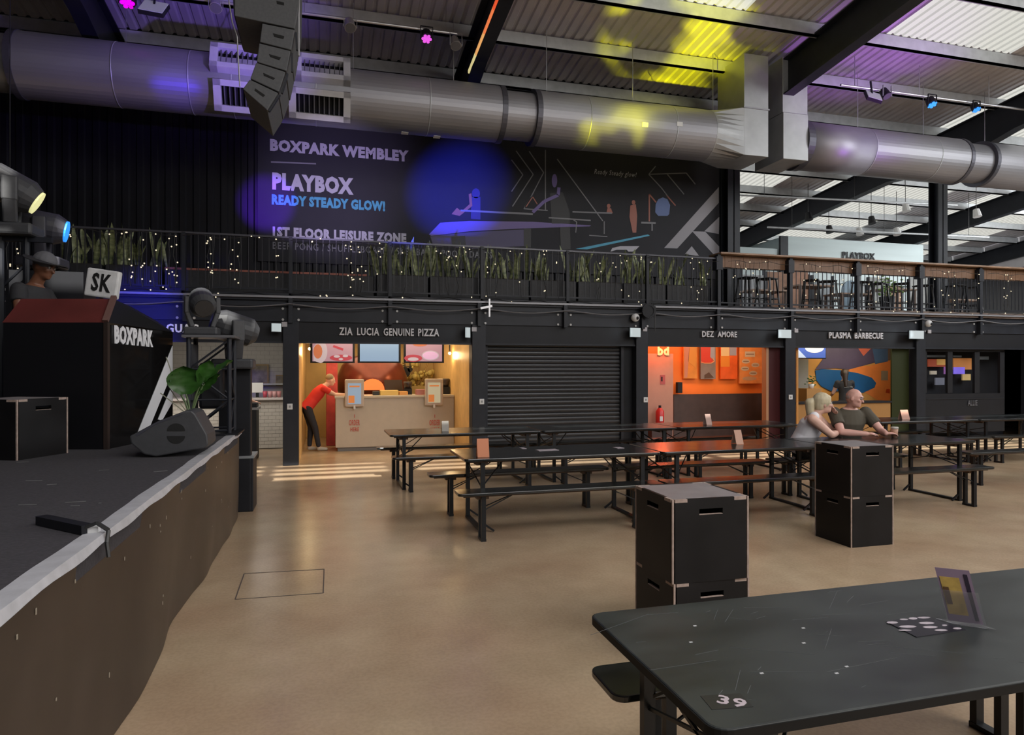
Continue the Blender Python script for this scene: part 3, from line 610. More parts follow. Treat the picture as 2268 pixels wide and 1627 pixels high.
for i, (p, q, c, lab) in enumerate(posters):
    A, B = V(p[0], q[1], YO-0.03), V(q[0], p[1], YO-0.03)
    k = thing('wall_poster' if i < 3 else 'menu_board', lab, 'poster', (A[0], YO-0.03, A[2]))
    MB().box(A[0], B[0], YO-0.05, YO-0.003, A[2], B[2]).build('board', mat('poster%s' % 'abcd'[i], c, 0.5, noise=0.15, scale=5), k)
    x0, x1 = p[0], q[0]
    def pr(polys, m, off=0.0, nm='printed_shape', lb=None): flat(polys, YO-0.05, off).build(nm, m, k, label=lb)
    if i == 0: pr([[(1515, 762), (1528, 762), (1522, 836), (1516, 836)]], mat('pr_pink', (0.5, 0.2, 0.13), 0.5)); pr([[(1528, 762), (1541, 762), (1541, 815), (1524, 800)]], mat('pr_ochre', (0.62, 0.25, 0.04), 0.5))
    if i == 1:
        pr([[(1552, 762), (1574, 762), (1573, 790), (1582, 802), (1553, 804)]], mat('pr_red', (0.6, 0.04, 0.02), 0.5)); pr([[(1574, 762), (1583, 762), (1583, 800), (1573, 790)]], mat('pr_greyblue', (0.33, 0.3, 0.36), 0.5))
        pr(stroke([(1552, 801), (1560, 804), (1575, 804), (1582, 799), (1578, 792)], 1.8), mat('pr_orange', (0.75, 0.30, 0.12), 0.5), 0.004); pr([[(1560, 830), (1570, 824), (1581, 836), (1560, 838)]], mat('pr_brown', (0.1, 0.05, 0.03), 0.5))
    if i == 2: pr([[(1597, 762), (1615, 762), (1615, 788), (1597, 788)]], mat('pr_cream', (0.75, 0.5, 0.25), 0.5)); pr([[(1616, 762), (1631, 762), (1631, 787), (1616, 787)]], mat('pr_greyblue', (0.33, 0.3, 0.36), 0.5)); pr([[(1596, 788), (1616, 788), (1616, 812), (1596, 812)]], mat('pr_ochre2', (0.75, 0.22, 0.02), 0.5))
    if i == 3:
        mw_ = mat('pr_white', (0.62, 0.48, 0.36), 0.5)
        pr([[(1650, 778), (1672, 778), (1672, 790), (1650, 790)]], mw_)
        for cx, cy in ((1652, 800), (1673, 808), (1650, 816), (1668, 826)): pr([ellp(cx, cy, 9, 5, 12)], mw_); pr([stroke([(cx-6, cy), (cx+6, cy)], 1.6)[0]], mat('pr_ink', (0.2, 0.1, 0.06), 0.5), 0.004)
        pr([ellp(1660, 838, 16, 4.5, 14)], mat('pr_pale', (0.6, 0.35, 0.2), 0.5))
        pr([stroke([(1652, 784), (1670, 784)], 1.5)[0]], mat('pr_ink', (0.2, 0.1, 0.06), 0.5), 0.004)
A = V(1502, 870, YO-0.05); solo(MB().box(A[0]-0.06, A[0]+0.06, YO-0.14, YO-0.04, A[2], A[2]+0.24), 'wall_dispenser', M_black2, 'small black dispenser on the orange wall above the dado', 'dispenser', bevel=0.01)
ex0 = V(1463, 940, YO-0.45)
ex = thing('fire_extinguisher', 'red fire extinguisher standing against the pinkish pilaster', 'extinguisher', (ex0[0], YO-0.42, 0.1))
ezz = ex0[2]-0.02
MB().box(ex0[0]-0.28, ex0[0]+0.2, YO-0.6, YO-0.27, 0, ezz-0.01).build('stand', mat('stand_dark', (0.05, 0.03, 0.03), 0.6), ex)
MB().lathe((ex0[0], YO-0.42, ezz), [(0.085, 0), (0.09, 0.02), (0.09, 0.30), (0.05, 0.36), (0.03, 0.38)], 14).build('cylinder', mat('extinguisher_red', (0.5, 0.02, 0.02), 0.35), ex)
MB().cyl((ex0[0], YO-0.42, ezz+0.36), (ex0[0], YO-0.42, ezz+0.43), 0.03, 8).build('valve', M_black, ex)
MB().box(ex0[0]-0.05, ex0[0]+0.02, YO-0.515, YO-0.505, ezz+0.1, ezz+0.2).build('label_plate', M_white, ex)
solo(MB().box(9.10, 9.47, YF+0.14, YF+0.18, 0, 2.13), 'folding_door', mat('dark_red_door', (0.05, 0.008, 0.009), 0.5, spec=0.3), 'dark red folded door leaf beside the orange kiosk opening', 'door')
MB().box(9.04, 9.10, YF+0.05, YF+0.2, 0, 2.13).build('door_jamb', mat('wood_jamb', (0.35, 0.18, 0.09), 0.5), fa)
lamp('kiosk_glow', 'AREA', (8.0, 12.75, 2.4), (8.0, 13.4, 0.9), 27, (1, 0.70, 0.45), shape='RECTANGLE', size=3.0, size_y=0.4)
lamp('kiosk_glow', 'POINT', (6.9, 12.9, 2.2), None, 22, (1, 0.12, 0.04), shadow_soft_size=0.1)

# ---- mural kiosk
M_mur = mat('mural_ochre', (0.66, 0.32, 0.07), 0.5, noise=0.1, scale=1.5)
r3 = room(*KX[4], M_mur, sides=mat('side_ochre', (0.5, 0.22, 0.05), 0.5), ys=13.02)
YM = 13.54
mu = thing('wall_mural', 'orange and blue abstract mural covering the back wall of the barbecue kiosk', 'mural', (11.5, YM, 1))
def mp(polys, c, nm, off=0.0, lb=None): flat(polys, YM, off).build('mural_shape', mat(nm, c, 0.5, noise=0.1, scale=3), mu, label=lb)
mp([[(1905, 800), (1952, 802), (1984, 800), (1984, 975), (1905, 975)]], (0.62, 0.32, 0.09), 'mural_wood', 0, 'wood coloured lower field')
mp([[(1880, 810), (1925, 810), (1984, 795), (1984, 880), (1950, 890), (1905, 862), (1880, 850)]], (0.78, 0.24, 0.06), 'mural_orange', 0.003, 'orange field')
mp([[(1828, 762), (1965, 762), (1965, 790), (1940, 802), (1880, 818), (1850, 815), (1805, 818), (1822, 795)]], (0.09, 0.07, 0.13), 'mural_violet', 0.004, 'dark violet mountain shape')
mp([[(1930, 762), (1966, 762), (1966, 800), (1938, 806)]], (0.07, 0.14, 0.28), 'mural_slate', 0.006, 'slate blue block')
mp([[(1896, 762), (1930, 762), (1928, 772), (1912, 788), (1902, 774)]], (0.60, 0.14, 0.09), 'mural_coral', 0.006, 'coral triangle')
mp([[(1948, 762), (1985, 762), (1985, 795), (1950, 800)]], (0.16, 0.12, 0.10), 'mural_grey', 0.005, 'grey brown block')
mp([[(1805, 820), (1820, 817), (1860, 819), (1900, 826), (1930, 836), (1940, 848), (1936, 858), (1918, 866), (1910, 870), (1880, 866), (1840, 866), (1818, 855), (1808, 842)]], (0.012, 0.10, 0.27), 'mural_blue', 0.008, 'bright blue rounded shape')
mp([[(1758, 795), (1790, 795), (1790, 862), (1758, 862)]], (0.26, 0.25, 0.22), 'mural_window', 0.003, 'grey panel beside the screen')
mp([[(1758, 868), (1808, 866), (1812, 885), (1796, 925), (1758, 925)]], (0.05, 0.10, 0.02), 'mural_green', 0.004, 'dark green field')
mp([ellp(1776, 898, 20, 15)], (0.01, 0.13, 0.22), 'mural_teal', 0.007, 'teal oval'); mp([ellp(1782, 900, 19, 17, 20)], (0.12, 0.25, 0.04), 'mural_lime', 0.0055)
mp([[(1951, 821), (1966, 821), (1966, 842), (1951, 842)]], (0.30, 0.24, 0.18), 'mural_notice', 0.008, 'beige notice')
mp([[(1963, 861), (1970, 861), (1970, 871), (1961, 869)]], (0.45, 0.04, 0.01), 'mural_switch', 0.008, 'small red call point')
A, B = V(1762, 792, 13.0), V(1828, 762, 13.0)
k = thing('menu_screen', 'blue menu screen with a white plate in the barbecue kiosk', 'screen', (A[0], 13.0, A[2]))
MB().box(A[0]-0.02, B[0]+0.02, 13.0, 13.06, A[2]-0.02, 2.43).build('screen_body', M_black, k)
MB().box(A[0], B[0], 12.99, 13.0, A[2], B[2]+0.1).build('display', mat('screen_navy', (0.05, 0.1, 0.4), 0.4, emit=0.35, ecol=(0.06, 0.12, 0.5)), k)
flat([ellp(1803, 770, 21, 11)], 13.0, 0.012).build('display_picture', mat('plate_white', (0.6, 0.6, 0.6), 0.4, emit=0.42, ecol=(0.75, 0.8, 0.8)), k)
flat([[(1762, 768), (1785, 792), (1762, 792)]], 13.0, 0.012).build('display_picture', mat('pale_blue_scr', (0.4, 0.5, 0.7), 0.4, emit=0.35, ecol=(0.45, 0.55, 0.8)), k)
kc = thing('kiosk_counter', 'low dark counter of the barbecue kiosk behind the seated couple', 'counter', (11, 12.45, 0))
MB().box(9.72, 12.4, 12.46, 12.8, 0, 0.90).build('counter_body', mat('counter_ochre', (0.34, 0.17, 0.05), 0.5), kc); MB().box(9.7, 12.42, 12.43, 12.83, 0.90, 0.94).build('counter_top', M_black2, kc)
pp = thing('potted_herb', 'small leafy green plant on the barbecue counter beside the grey panel', 'plant', (V(1800, 880, 13.0)[0], 13.0, 1.2))
x = pp.location.x; MB().box(x-0.2, x+0.2, 12.95, 13.3, 0, 1.22).build('stand', mat('stand_ochre', (0.4, 0.2, 0.06), 0.5), pp); MB().lathe((x, 13.05, 1.22), [(0.05, 0), (0.07, 0.1)], 10).build('pot', M_white, pp)
b = MB(); q = random.Random(4)
for i in range(30): b.sph((x+q.gauss(0, 0.06), 13.05+q.gauss(0, 0.04), 1.40+q.gauss(0, 0.06)), 0.03, 6, (1, 1, 0.4))
b.build('foliage', M_leafb, pp)
solo(MB().box(12.42, 12.9, YF+0.14, YF+0.18, 0, 2.13), 'folding_door', mat('dark_olive_door', (0.022, 0.028, 0.006), 0.5, spec=0.3), 'dark olive folded door leaf beside the barbecue kiosk opening', 'door')
p_ = V(2000, 925, 12.25)
solo(MB().prism([(p_[0]-0.10, 0.77), (p_[0]+0.14, 0.77), (p_[0]+0.10, 0.95), (p_[0]+0.02, 0.97), (p_[0]-0.10, 0.97)], 10.0, 10.1), 'paper_bag', mat('kraft_bag', (0.42, 0.22, 0.15), 0.7), 'small kraft paper bag on the far table before the olive door', 'bag', loc=(p_[0], 10.05, 0.77)) if False else None
lamp('kiosk_glow', 'AREA', (11.4, 12.75, 2.4), (11.4, 13.4, 0.9), 30, (1, 0.84, 0.6), shape='RECTANGLE', size=2.8, size_y=0.4)

# ---- dark windowed unit at the end
wu = thing('dark_shopfront', 'dark shopfront with three framed windows at the end of the kiosks', 'shopfront', (15, YF+0.1, 0))
YX = YF+0.1
MB().box(13.2, 16.36, YX+0.55, YX+0.6, 0, 2.14).build('back_panel', M_black, wu)
def wbox(xa, xb, ya, yb, name, m, y0=YX, y1=YX+0.06, lb=None):
    A, B = V(xa, yb, YX), V(xb, ya, YX); return MB().box(A[0], B[0], y0, y1, A[2], B[2]).build(name, m, wu, label=lb)
wbox(2040, 2225, 761, 778, 'frame', M_black2); wbox(2040, 2225, 870, 960, 'lower_panel', M_black2); wbox(2040, 2053, 778, 870, 'frame', M_black2); wbox(2099, 2110, 778, 870, 'frame', M_black2); wbox(2159, 2170, 778, 870, 'frame', M_black2); wbox(2215, 2225, 778, 870, 'frame', M_black2)
wbox(2053, 2222, 881, 884, 'panel_trim', mat('trim_grey', (0.08, 0.08, 0.09), 0.4), YX-0.02, YX)
def scr(xa, xb, ya, yb, c, nm, e=0.25, d=0.4, lb=None):
    A, B = V(xa, yb, YX+d), V(xb, ya, YX+d); MB().box(A[0], B[0], YX+d, YX+d+0.03, A[2], B[2]).build('lit_picture', mat(nm, c, 0.5, emit=e), wu, label=lb)
scr(2056, 2096, 795, 812, (0.30, 0.06, 0.03), 'win_red'); scr(2076, 2096, 795, 808, (0.5, 0.28, 0.08), 'win_gold', d=0.38); scr(2112, 2152, 793, 818, (0.5, 0.2, 0.06), 'win_orange'); scr(2113, 2137, 813, 828, (0.20, 0.14, 0.75), 'win_violet', 0.45, 0.36, 'glowing violet screen')
scr(2132, 2150, 828, 842, (0.5, 0.36, 0.15), 'win_cream', d=0.38); scr(2061, 2075, 821, 829, (0.4, 0.36, 0.3), 'win_pale', d=0.38); scr(2092, 2097, 812, 828, (0.3, 0.12, 0.4), 'win_lilac', d=0.38); scr(2072, 2092, 836, 852, (0.12, 0.13, 0.17), 'win_slate', d=0.36)
scr(2053, 2094, 786, 791, (0.08, 0.09, 0.10), 'win_bar', 0.1, 0.3); scr(2112, 2130, 787, 791, (0.08, 0.09, 0.10), 'win_bar', 0.1, 0.3); scr(2170, 2190, 789, 796, (0.08, 0.09, 0.10), 'win_bar', 0.1, 0.3)
A = V(2142, 898, YX); text('shop_lettering', 'ALLIE', mat('dim_letter', (0.10, 0.10, 0.11), 0.5), wu, (A[0], YX-0.01, A[2]), 0.29, 0.13, depth=0.01)
MB().box(16.6, 32, YF+0.1, YF+0.2, 0, 2.5).build('facade_panel', M_black2, fa)
MB().box(-14, -3.95, YF+0.1, YF+0.2, 0, 2.2).build('facade_panel', M_black, fa)
MB().box(-14, 32, 17.9, 18.0, 0, 2.9).build('rear_panel', M_black, fa)

# ---- fascia signs, lights, sockets, cameras
def fascia_sign(s, xa, xb, yt, yb, lab, m=M_letter, n='shop_sign'):
    A, B, T = V(xa, yb, YF+0.03), V(xb, yb, YF+0.03), V(xa, yt, YF+0.03); zt = T[2]
    k = thing(n, lab, 'sign', ((A[0]+B[0])/2, YF+0.02, A[2]))
    MB().box(A[0], B[0], YF+0.022, YF+0.03, A[2]-0.015, A[2]-0.005).build('letter_rail', M_black, k)
    ww = s.split(' '); tot = len(s); x = A[0]; cw = (B[0]-A[0])/tot
    for wd_ in ww:
        text('lettering', wd_, m, k, (x, YF+0.02, A[2]), cw*len(wd_), zt-A[2], depth=0.03, bold=0.028, label=None); x += cw*(len(wd_)+1)
fascia_sign('ZIA LUCIA GENUINE PIZZA', 751, 972, 725, 742, 'grey raised letters reading ZIA LUCIA GENUINE PIZZA over the pizza kiosk')
fascia_sign('DEZ AMORE', 1553, 1630, 733, 746, 'grey raised letters reading DEZ AMORE over the orange kiosk')
fascia_sign('PLASMA BARBECUE', 1834, 1953, 735, 749, 'grey raised letters reading PLASMA BARBECUE over the mural kiosk')
fascia_sign('GUAC', 369, 440, 717, 736, 'white raised letters reading GUAC on the blue lit fascia', mat('letter_white', (0.7, 0.7, 0.72), 0.5, emit=0.12))
wlab = ['over the tiled kiosk, closest to the stage', 'at the end of the pizza fascia', 'at the end of the shutter fascia', 'between the orange and the mural kiosks', 'at the far end of the mural kiosk fascia']
for i, (x, y, hw, hh, tilt) in enumerate(((612, 725, 10, 9, 0.5), (1036, 736, 6, 11, 0.9), (1407, 736, 13, 10, 0.25), (1738, 739, 17, 9, 0.15), (2030, 741, 20, 9, 0.1))):
    A = V(x, y, YF-0.15); s = (A[0]*SY+ (YF-0.15)*CY)/F
    k = thing('flood_light', 'lit white flood panel '+wlab[i], 'light', (A[0], YF-0.15, A[2]), 'white flood panels along the fascia')
    M3 = Matrix.Rotation(tilt*0.6, 3, 'Z')
    MB().obox(A, hw*2*s, 0.03, hh*2*s, M3).build('panel', M_lamp, k); MB().obox((A[0], A[1]+0.03, A[2]), hw*2*s+0.02, 0.03, hh*2*s+0.02, M3).build('housing', M_black, k)
    MB().bar((A[0], A[1]+0.04, A[2]), (A[0], YF+0.04, A[2]), 0.03, 0.03).build('arm', M_black, k)
    if i: lamp('flood_glow', 'SPOT', (A[0]-0.05, YF-0.32, A[2]), (A[0]-0.55, YF+0.03, A[2]-0.0), 1.6, (0.75, 0.9, 1), spot_size=R(75), spot_blend=0.8, shadow_soft_size=0.05)
    B = V(x+hw+8, y-7, YF-0.045); solo(MB().box(B[0]-0.045, B[0]+0.045, YF-0.06, YF-0.04, B[2]-0.04, B[2]+0.04), 'notice_plate', mat('plate_grey_white', (0.4, 0.38, 0.4), 0.5), 'small white plate beside the flood panel '+wlab[i], 'plate', 'plates beside the flood panels')
for i, (x, y, lab) in enumerate(((642, 900, 'on the post between the tiled and pizza kiosks'), (1067, 889, 'on the post between the pizza kiosk and the shutter'), (1430, 885, 'on the post between the shutter and the orange kiosk'), (1751, 879, 'on the post between the orange and mural kiosks'))):
    A = V(x, y, YF-0.05); k = thing('wall_socket', 'white square socket '+lab, 'socket', (A[0], YF-0.05, A[2]), 'sockets on the kiosk posts')
    MB().box(A[0]-0.045, A[0]+0.045, YF-0.06, YF-0.04, A[2]-0.05, A[2]+0.05).build('plate', M_white, k, bevel=0.004); MB().box(A[0]-0.015, A[0]+0.015, YF-0.064, YF-0.058, A[2]-0.02, A[2]+0.02).build('switch', mat('switch_grey', (0.25, 0.25, 0.25), 0.5), k)
for i, (x, y, r, lab) in enumerate(((1407, 703, 0.085, 'white dome camera under the balcony beside the round speaker'), (2056, 716, 0.08, 'white dome camera under the balcony at the far kiosks'))):
    A = V(x, y, YF-0.1); k = thing('dome_camera', lab, 'camera', (A[0], YF-0.1, A[2]))
    MB().sph(A, r, 14).build('housing', M_white, k); MB().sph((A[0]+0.01, A[1]-0.05, A[2]-0.01), r*0.5, 12).build('lens', M_black, k); MB().cyl((A[0], A[1], A[2]), (A[0], YF+0.02, A[2]), 0.05, 10).build('mount', M_white, k)
A = V(1437, 688, YF-0.2); k = thing('round_speaker', 'round black speaker hanging under the balcony edge above the shutter post', 'speaker', (A[0], YF-0.2, A[2]))
b = MB()
for i in range(20):
    a0, a1 = 2*PI*i/20, 2*PI*(i+1)/20; b.bar((A[0]+0.125*math.cos(a0), A[1], A[2]+0.125*math.sin(a0)), (A[0]+0.125*math.cos(a1), A[1], A[2]+0.125*math.sin(a1)), 0.05, 0.04, (0, 1, 0))
b.build('rim', M_black2, k); MB().cyl((A[0], A[1]-0.01, A[2]), (A[0], A[1]+0.1, A[2]), 0.11, 18).build('cone', M_black, k); MB().bar((A[0]+0.05, A[1], A[2]+0.1), (A[0]+0.05, A[1]+0.1, 2.9), 0.04, 0.04).build('bracket', M_steel, k); MB().bar((A[0]+0.14, A[1], A[2]+0.1), (A[0]+0.13, A[1], A[2]-0.4), 0.015, 0.015).build('cable', M_wire, k)
A = V(1078, 683, YF-0.2); k = thing('projector_clamp', 'small grey clamp bracket fixed under the balcony above the pizza post', 'bracket', (A[0], YF-0.2, A[2]))
MB().bar((A[0]-0.12, A[1], A[2]), (A[0]+0.1, A[1], A[2]+0.05), 0.04, 0.04).build('arm', M_chrome, k); MB().bar((A[0]+0.05, A[1], A[2]+0.18), (A[0]+0.05, A[1], A[2]-0.15), 0.03, 0.03).build('clamp', M_chrome, k)

# ------------------------------------------------------------------ balcony railing
rl = thing('balcony_railing', 'black steel balcony railing with close vertical bars in front of the planters', 'railing', (0, YF, ZD))
XR = 7.84
MB().box(-14, XR, YF-0.03, YF+0.02, 3.94, 3.97).build('top_rail', mat('rail_grey', (0.07, 0.07, 0.085), 0.4, 0.3), rl); MB().box(-14, XR, YF-0.02, YF+0.01, ZD+0.06, ZD+0.09).build('bottom_rail', M_steel, rl)
for i in range(15):
    x = -13.8+ i*1.67+0.06; x = -0.58+1.7*(i-8)
    if x < XR: MB().box(x-0.03, x+0.03, YF-0.05, YF+0.02, 2.9, 3.96).build('post', M_steel, rl)
b = MB(); x = -9.0
while x < XR-0.05: b.box(x-0.006, x+0.006, YF-0.015, YF+0.0, ZD+0.08, 3.95); x += 0.112
b.build('baluster', mat('baluster_black', (0.018, 0.018, 0.024), 0.5), rl, kind='stuff')
# wooden drinks bar on the open part of the balcony
wr_ = thing('wooden_bar_railing', 'wooden drinks shelf with a planked fascia along the open balcony edge', 'railing', (13, YF, ZD))
MB().box(XR, 30, YF-0.12, YF+0.34, 4.04, 4.08).build('bar_top', M_woodtop, wr_, bevel=0.008)
q = random.Random(9); x = XR+0.05; pm = {}
me = MB().box(0, 0.145, 0, 0.02, 0, 0.235).mesh('plank', M_wood)
while x < 20.5:
    o = linkmesh('plank', me, wr_); o.location = (x-13, q.uniform(-0.004, 0.004)+0.05, 3.79-ZD+q.uniform(-0.006, 0.006)); x += 0.15
MB().box(XR, 30, YF+0.075, YF+0.1, 3.77, 4.04).build('plank_backing', mat('plank_backing', (0.03, 0.02, 0.015), 0.6), wr_)
for i in range(13):
    x = XR+0.0+i*1.74; MB().box(x-0.035, x+0.035, YF-0.06, YF+0.03, 2.9, 4.04).build('post', M_steel, wr_)
    MB().box(x-0.07, x+0.07, YF-0.07, YF+0.1, 3.72, 3.99).build('bracket', M_steel, wr_)
b = MB(); x = XR
while x < 23: b.box(x-0.005, x+0.005, YF-0.012, YF+0.0, ZD+0.06, 3.78); x += 0.112
b.build('baluster', M_steel, wr_, kind='stuff'); MB().box(XR, 30, YF-0.02, YF+0.01, ZD+0.05, ZD+0.08).build('bottom_rail', M_steel, wr_)

# planters and snake plants
XP = [(V(820, 600, 12.7)[0], 0), ]
def planter(x0, x1, lab):
    k = thing('planter_box', lab, 'planter', ((x0+x1)/2, 12.7, ZD), 'black planters along the balcony railing')
    MB().box(x0, x1, 12.48, 12.86, ZD+0.02, ZD+0.42).build('box', M_pot, k, bevel=0.01); MB().box(x0+0.03, x1-0.03, 12.51, 12.83, ZD+0.415, ZD+0.43).build('soil', mat('soil', (0.03, 0.02, 0.012), 0.9), k)
edges = [0.88, 1.86, 2.84, 3.82, 4.80, 5.78, 6.76, 7.74]
nm = ['first planter of snake plants after the fire-lit bench, above the pizza kiosk', 'second planter of the snake plant row, above the pizza sign end', 'third planter of the snake plant row, above the shutter start', 'fourth planter of the snake plant row, over the shutter', 'fifth planter of the snake plant row, over the shutter end', 'sixth planter of the snake plant row, over the round speaker', 'last planter of the snake plant row, beside the wooden bar']
for i in range(7): planter(edges[i]+0.02, edges[i+1]-0.02, nm[i].replace('fire-lit ', 'orange edged '))
planter(-4.35, -3.55, 'planter of snake plants behind the DJ, nearest the moving lights'); planter(-3.5, -2.68, 'planter of snake plants behind the white letter sign')
def leaf_mesh(h, wd, bend, tw, fold=0.25):
    b = MB(); n = 7
    for i in range(n+1):
        t = i/n; ww = wd*(0.55+1.1*t)*(1-t**3)**0.7 if t < 1 else 0.001; z = h*t*(1-0.12*bend*t); y = bend*h*0.35*t*t; a = tw*t
        for s, f in ((-1, 0), (0, -fold), (1, 0)): b.v.append((s*ww/2*math.cos(a)-f*ww*math.sin(a), y+s*ww/2*math.sin(a)+f*ww*math.cos(a), z))
    for i in range(n):
        for j in range(2): b.f.append((3*i+j, 3*i+j+1, 3*i+j+4, 3*i+j+3))
    b.sm = True
    return b.mesh('leaf', M_leaf)
LV = [leaf_mesh(0.62, 0.062, 0.15, 0.5), leaf_mesh(0.52, 0.07, 0.5, -0.8), leaf_mesh(0.45, 0.055, 0.9, 1.0), leaf_mesh(0.68, 0.055, 0.3, 1.4)]
q = random.Random(21)
def snake(x, lab, n=8):
    k = thing('snake_plant', lab, 'plant', (x, 12.67, ZD+0.42), 'snake plants in the balcony planters')
    for i in range(n):
        o = linkmesh('leaf', LV[q.randrange(4)], k); o.location = (q.gauss(0, 0.10), q.uniform(-0.1, 0.1), 0); o.rotation_euler = (q.gauss(0, 0.12), q.gauss(0, 0.16), q.uniform(0, 6.28)); s = q.uniform(0.6, 1.05)*1.12; o.scale = (s*1.15, s*1.15, s)
sp = [850, 884, 918, 952, 1000, 1040, 1082, 1120, 1166, 1206, 1268, 1298, 1336, 1382, 1430, 1468, 1504, 1560]
for i, xp in enumerate(sp):
    e = edges; x = V(xp, 600, 12.67)[0]; pl = max(0, min(6, sum(1 for z in e[1:] if z < x)))
    ord_ = ['first', 'second', 'third', 'fourth', 'fifth', 'sixth', 'last'][pl]
    pos = sum(1 for u in sp[:i] if max(0, min(6, sum(1 for z in e[1:] if z < V(u, 600, 12.67)[0]))) == pl)
    snake(x, 'upright green snake plant, %s clump from the stage side in the %s planter' % (['first', 'second', 'third', 'fourth'][pos], ord_), 9)
for i, xp in enumerate((172, 205, 238, 268, 300, 345)):
    snake(V(xp, 600, 12.67)[0], 'dim olive snake plant behind the DJ, %s' % ['clump nearest the moving light', 'second clump from the moving light', 'third clump from the moving light', 'clump over the white letter sign', 'clump just past the white letter sign', 'last clump beside the orange edged bench'][i], 9)
# bench/ledge with orange edge strip behind the railing
A, B = V(375, 603, 12.62), V(835, 617, 12.62)
lg = thing('balcony_bench', 'long dark bench with an orange brick strip edge behind the railing', 'bench', ((A[0]+B[0])/2, 12.6, ZD))
MB().box(-2.62, 0.84, 12.55, 12.95, ZD+0.02, 3.36).build('bench_body', M_pot, lg)
q = random.Random(2); x = -2.62; me = MB().box(0, 0.155, 0, 0.012, 0, 0.035).mesh('strip_tile', mat('strip_orange', (0.30, 0.10, 0.07), 0.6, noise=0.4, scale=8)); L0 = lg.location
while x < 0.68: o = linkmesh('strip_tile', me, lg); o.location = (x-L0.x, 12.538-L0.y, 3.365-L0.z); x += 0.168
# fairy lights
q = random.Random(33)
meb = MB().sph((0, 0, 0), 0.0135, 6).mesh('bulb', M_bulb)
def fairy(xa, xb, n, lab, zlo=ZD, zhi=3.93):
    k = thing('fairy_lights', lab, 'string lights', ((xa+xb)/2, YF-0.07, 3.9), 'fairy lights on the balcony railing')
    c = MB(); L = k.location
    drops = sorted(q.uniform(xa, xb) for _ in range(6)); pts = [(xa, YF-0.07, 3.92)]
    per = max(2, n//7)
    for d in drops:
        pl = [(d+q.gauss(0, 0.02), YF-0.07, 3.92-j*0.18) for j in range(6)]
        c.tube(pl, 0.005, 4)
        for j in range(per):
            o = linkmesh('bulb', meb, k); o.location = (d+q.gauss(0, 0.03)-L.x, -0.0, q.uniform(zlo+0.1, zhi)-L.z)
    for z in (ZD-0.02, 3.9):
        c.tube([(xa+(xb-xa)*j/6, YF-0.07, z+0.03*math.sin(j*2)) for j in range(7)], 0.005, 4)
        for j in range(per):
            o = linkmesh('bulb', meb, k); o.location = (q.uniform(xa, xb)-L.x, 0, z+q.gauss(0, 0.03)-L.z)
    c.build('cable', M_wire, k)
pl = ['', '', 'behind the moving lights and the DJ', 'over the white letter sign', 'above the stage tower', 'above the first pizza screen', 'above the end of the pizza sign', 'above the start of the shutter', 'above the end of the shutter', 'beside the wooden bar']
for i in range(2, 10):
    xa = -0.58+1.7*(i-5)-2*0; fairy(xa-0.0, xa+1.6, [34, 34, 40, 38, 34, 28, 20, 16, 14, 14][i], 'small warm fairy lights on the railing '+pl[i])
for i, nn_ in enumerate(('first', 'second', 'third', 'fourth', 'fifth')): fairy(XR+0.2+i*1.74, XR+1.7+i*1.74, 9, 'sparse fairy lights on the wooden bar railing, %s bay from the banner end' % nn_)

# ------------------------------------------------------------------ ventilation duct
YD, ZDU, RD = 12.9, 6.7, 0.53
def ductrun(x0, x1, joints, lab, necks):
    k = thing('ventilation_duct', lab, 'duct', ((x0+x1)/2, YD, ZDU))
    xs = [x0]+joints+[x1]
    for a, c in zip(xs[:-1], xs[1:]):
        neck = any(abs((a+c)/2-n) < 0.3 for n in necks)
        r = RD*0.87 if neck else RD
        MB().cyl((a, YD, ZDU), (c, YD, ZDU), r, 48, True).build('duct_section', M_duct, k, smooth=False)
        for p in k.children[-1].data.polygons:
            if len(p.vertices) == 4: p.use_smooth = True
        if neck:
            for e in (a, c): MB().cyl((e-0.05, YD, ZDU), (e+0.05, YD, ZDU), RD*1.03, 40).build('flange', M_ductd, k)
        else: MB().cyl((c-0.012, YD, ZDU), (c+0.012, YD, ZDU), r*1.006, 40).build('seam_ring', M_duct2, k)
    return k
XN0, XN1 = V(1105, 250, YD)[0], V(1180, 260, YD)[0]
XL1 = V(1560, 285, YD)[0]; XLn = V(45, 150, YD)[0]
d1 = ductrun(-11, XL1, [XLn-0.7, XLn, V(265, 160, YD)[0], V(428, 180, YD)[0], V(520, 180, YD)[0], V(700, 200, YD)[0], V(945, 230, YD)[0], XN0, XN1, V(1290, 250, YD)[0], V(1475, 280, YD)[0]], 'long round galvanised duct with pale grilles above the banner', [(XN0+XN1)/2, XLn-0.35])
# square transition and riser
XT0, XT1 = XL1, V(1618, 300, YD)[0]; XT2 = V(1670, 300, YD)[0]
def loft(b, x0, r, x1, h, n=32):
    vs = []
    for i in range(n): a = 2*PI*i/n; vs.append((x0, YD+r*math.cos(a), ZDU+r*math.sin(a)))
    for i in range(n):
        a = 2*PI*i/n; c, s = math.cos(a), math.sin(a); m = max(abs(c), abs(s)); vs.append((x1, YD+h*c/m, ZDU+h*s/m))
    b.add(vs, [(i, (i+1) % n, n+(i+1) % n, n+i) for i in range(n)])
b = MB(); loft(b, XT0, RD, XT1, 0.50); b.build('square_transition', M_duct2, d1)
MB().box(XT1, XT2, YD-0.5, YD+0.5, ZDU-0.5, ZDU+0.5).build('elbow_box', M_duct2, d1, bevel=0.006)
MB().box(XT1, XT2, YD-0.5, YD+0.5, ZDU+0.51, 8.35).build('riser', M_duct2, d1, bevel=0.006)
MB().box(XT1-0.02, XT2+0.02, YD-0.52, YD+0.52, ZDU+0.49, ZDU+0.52).build('riser_flange', M_duct, d1)
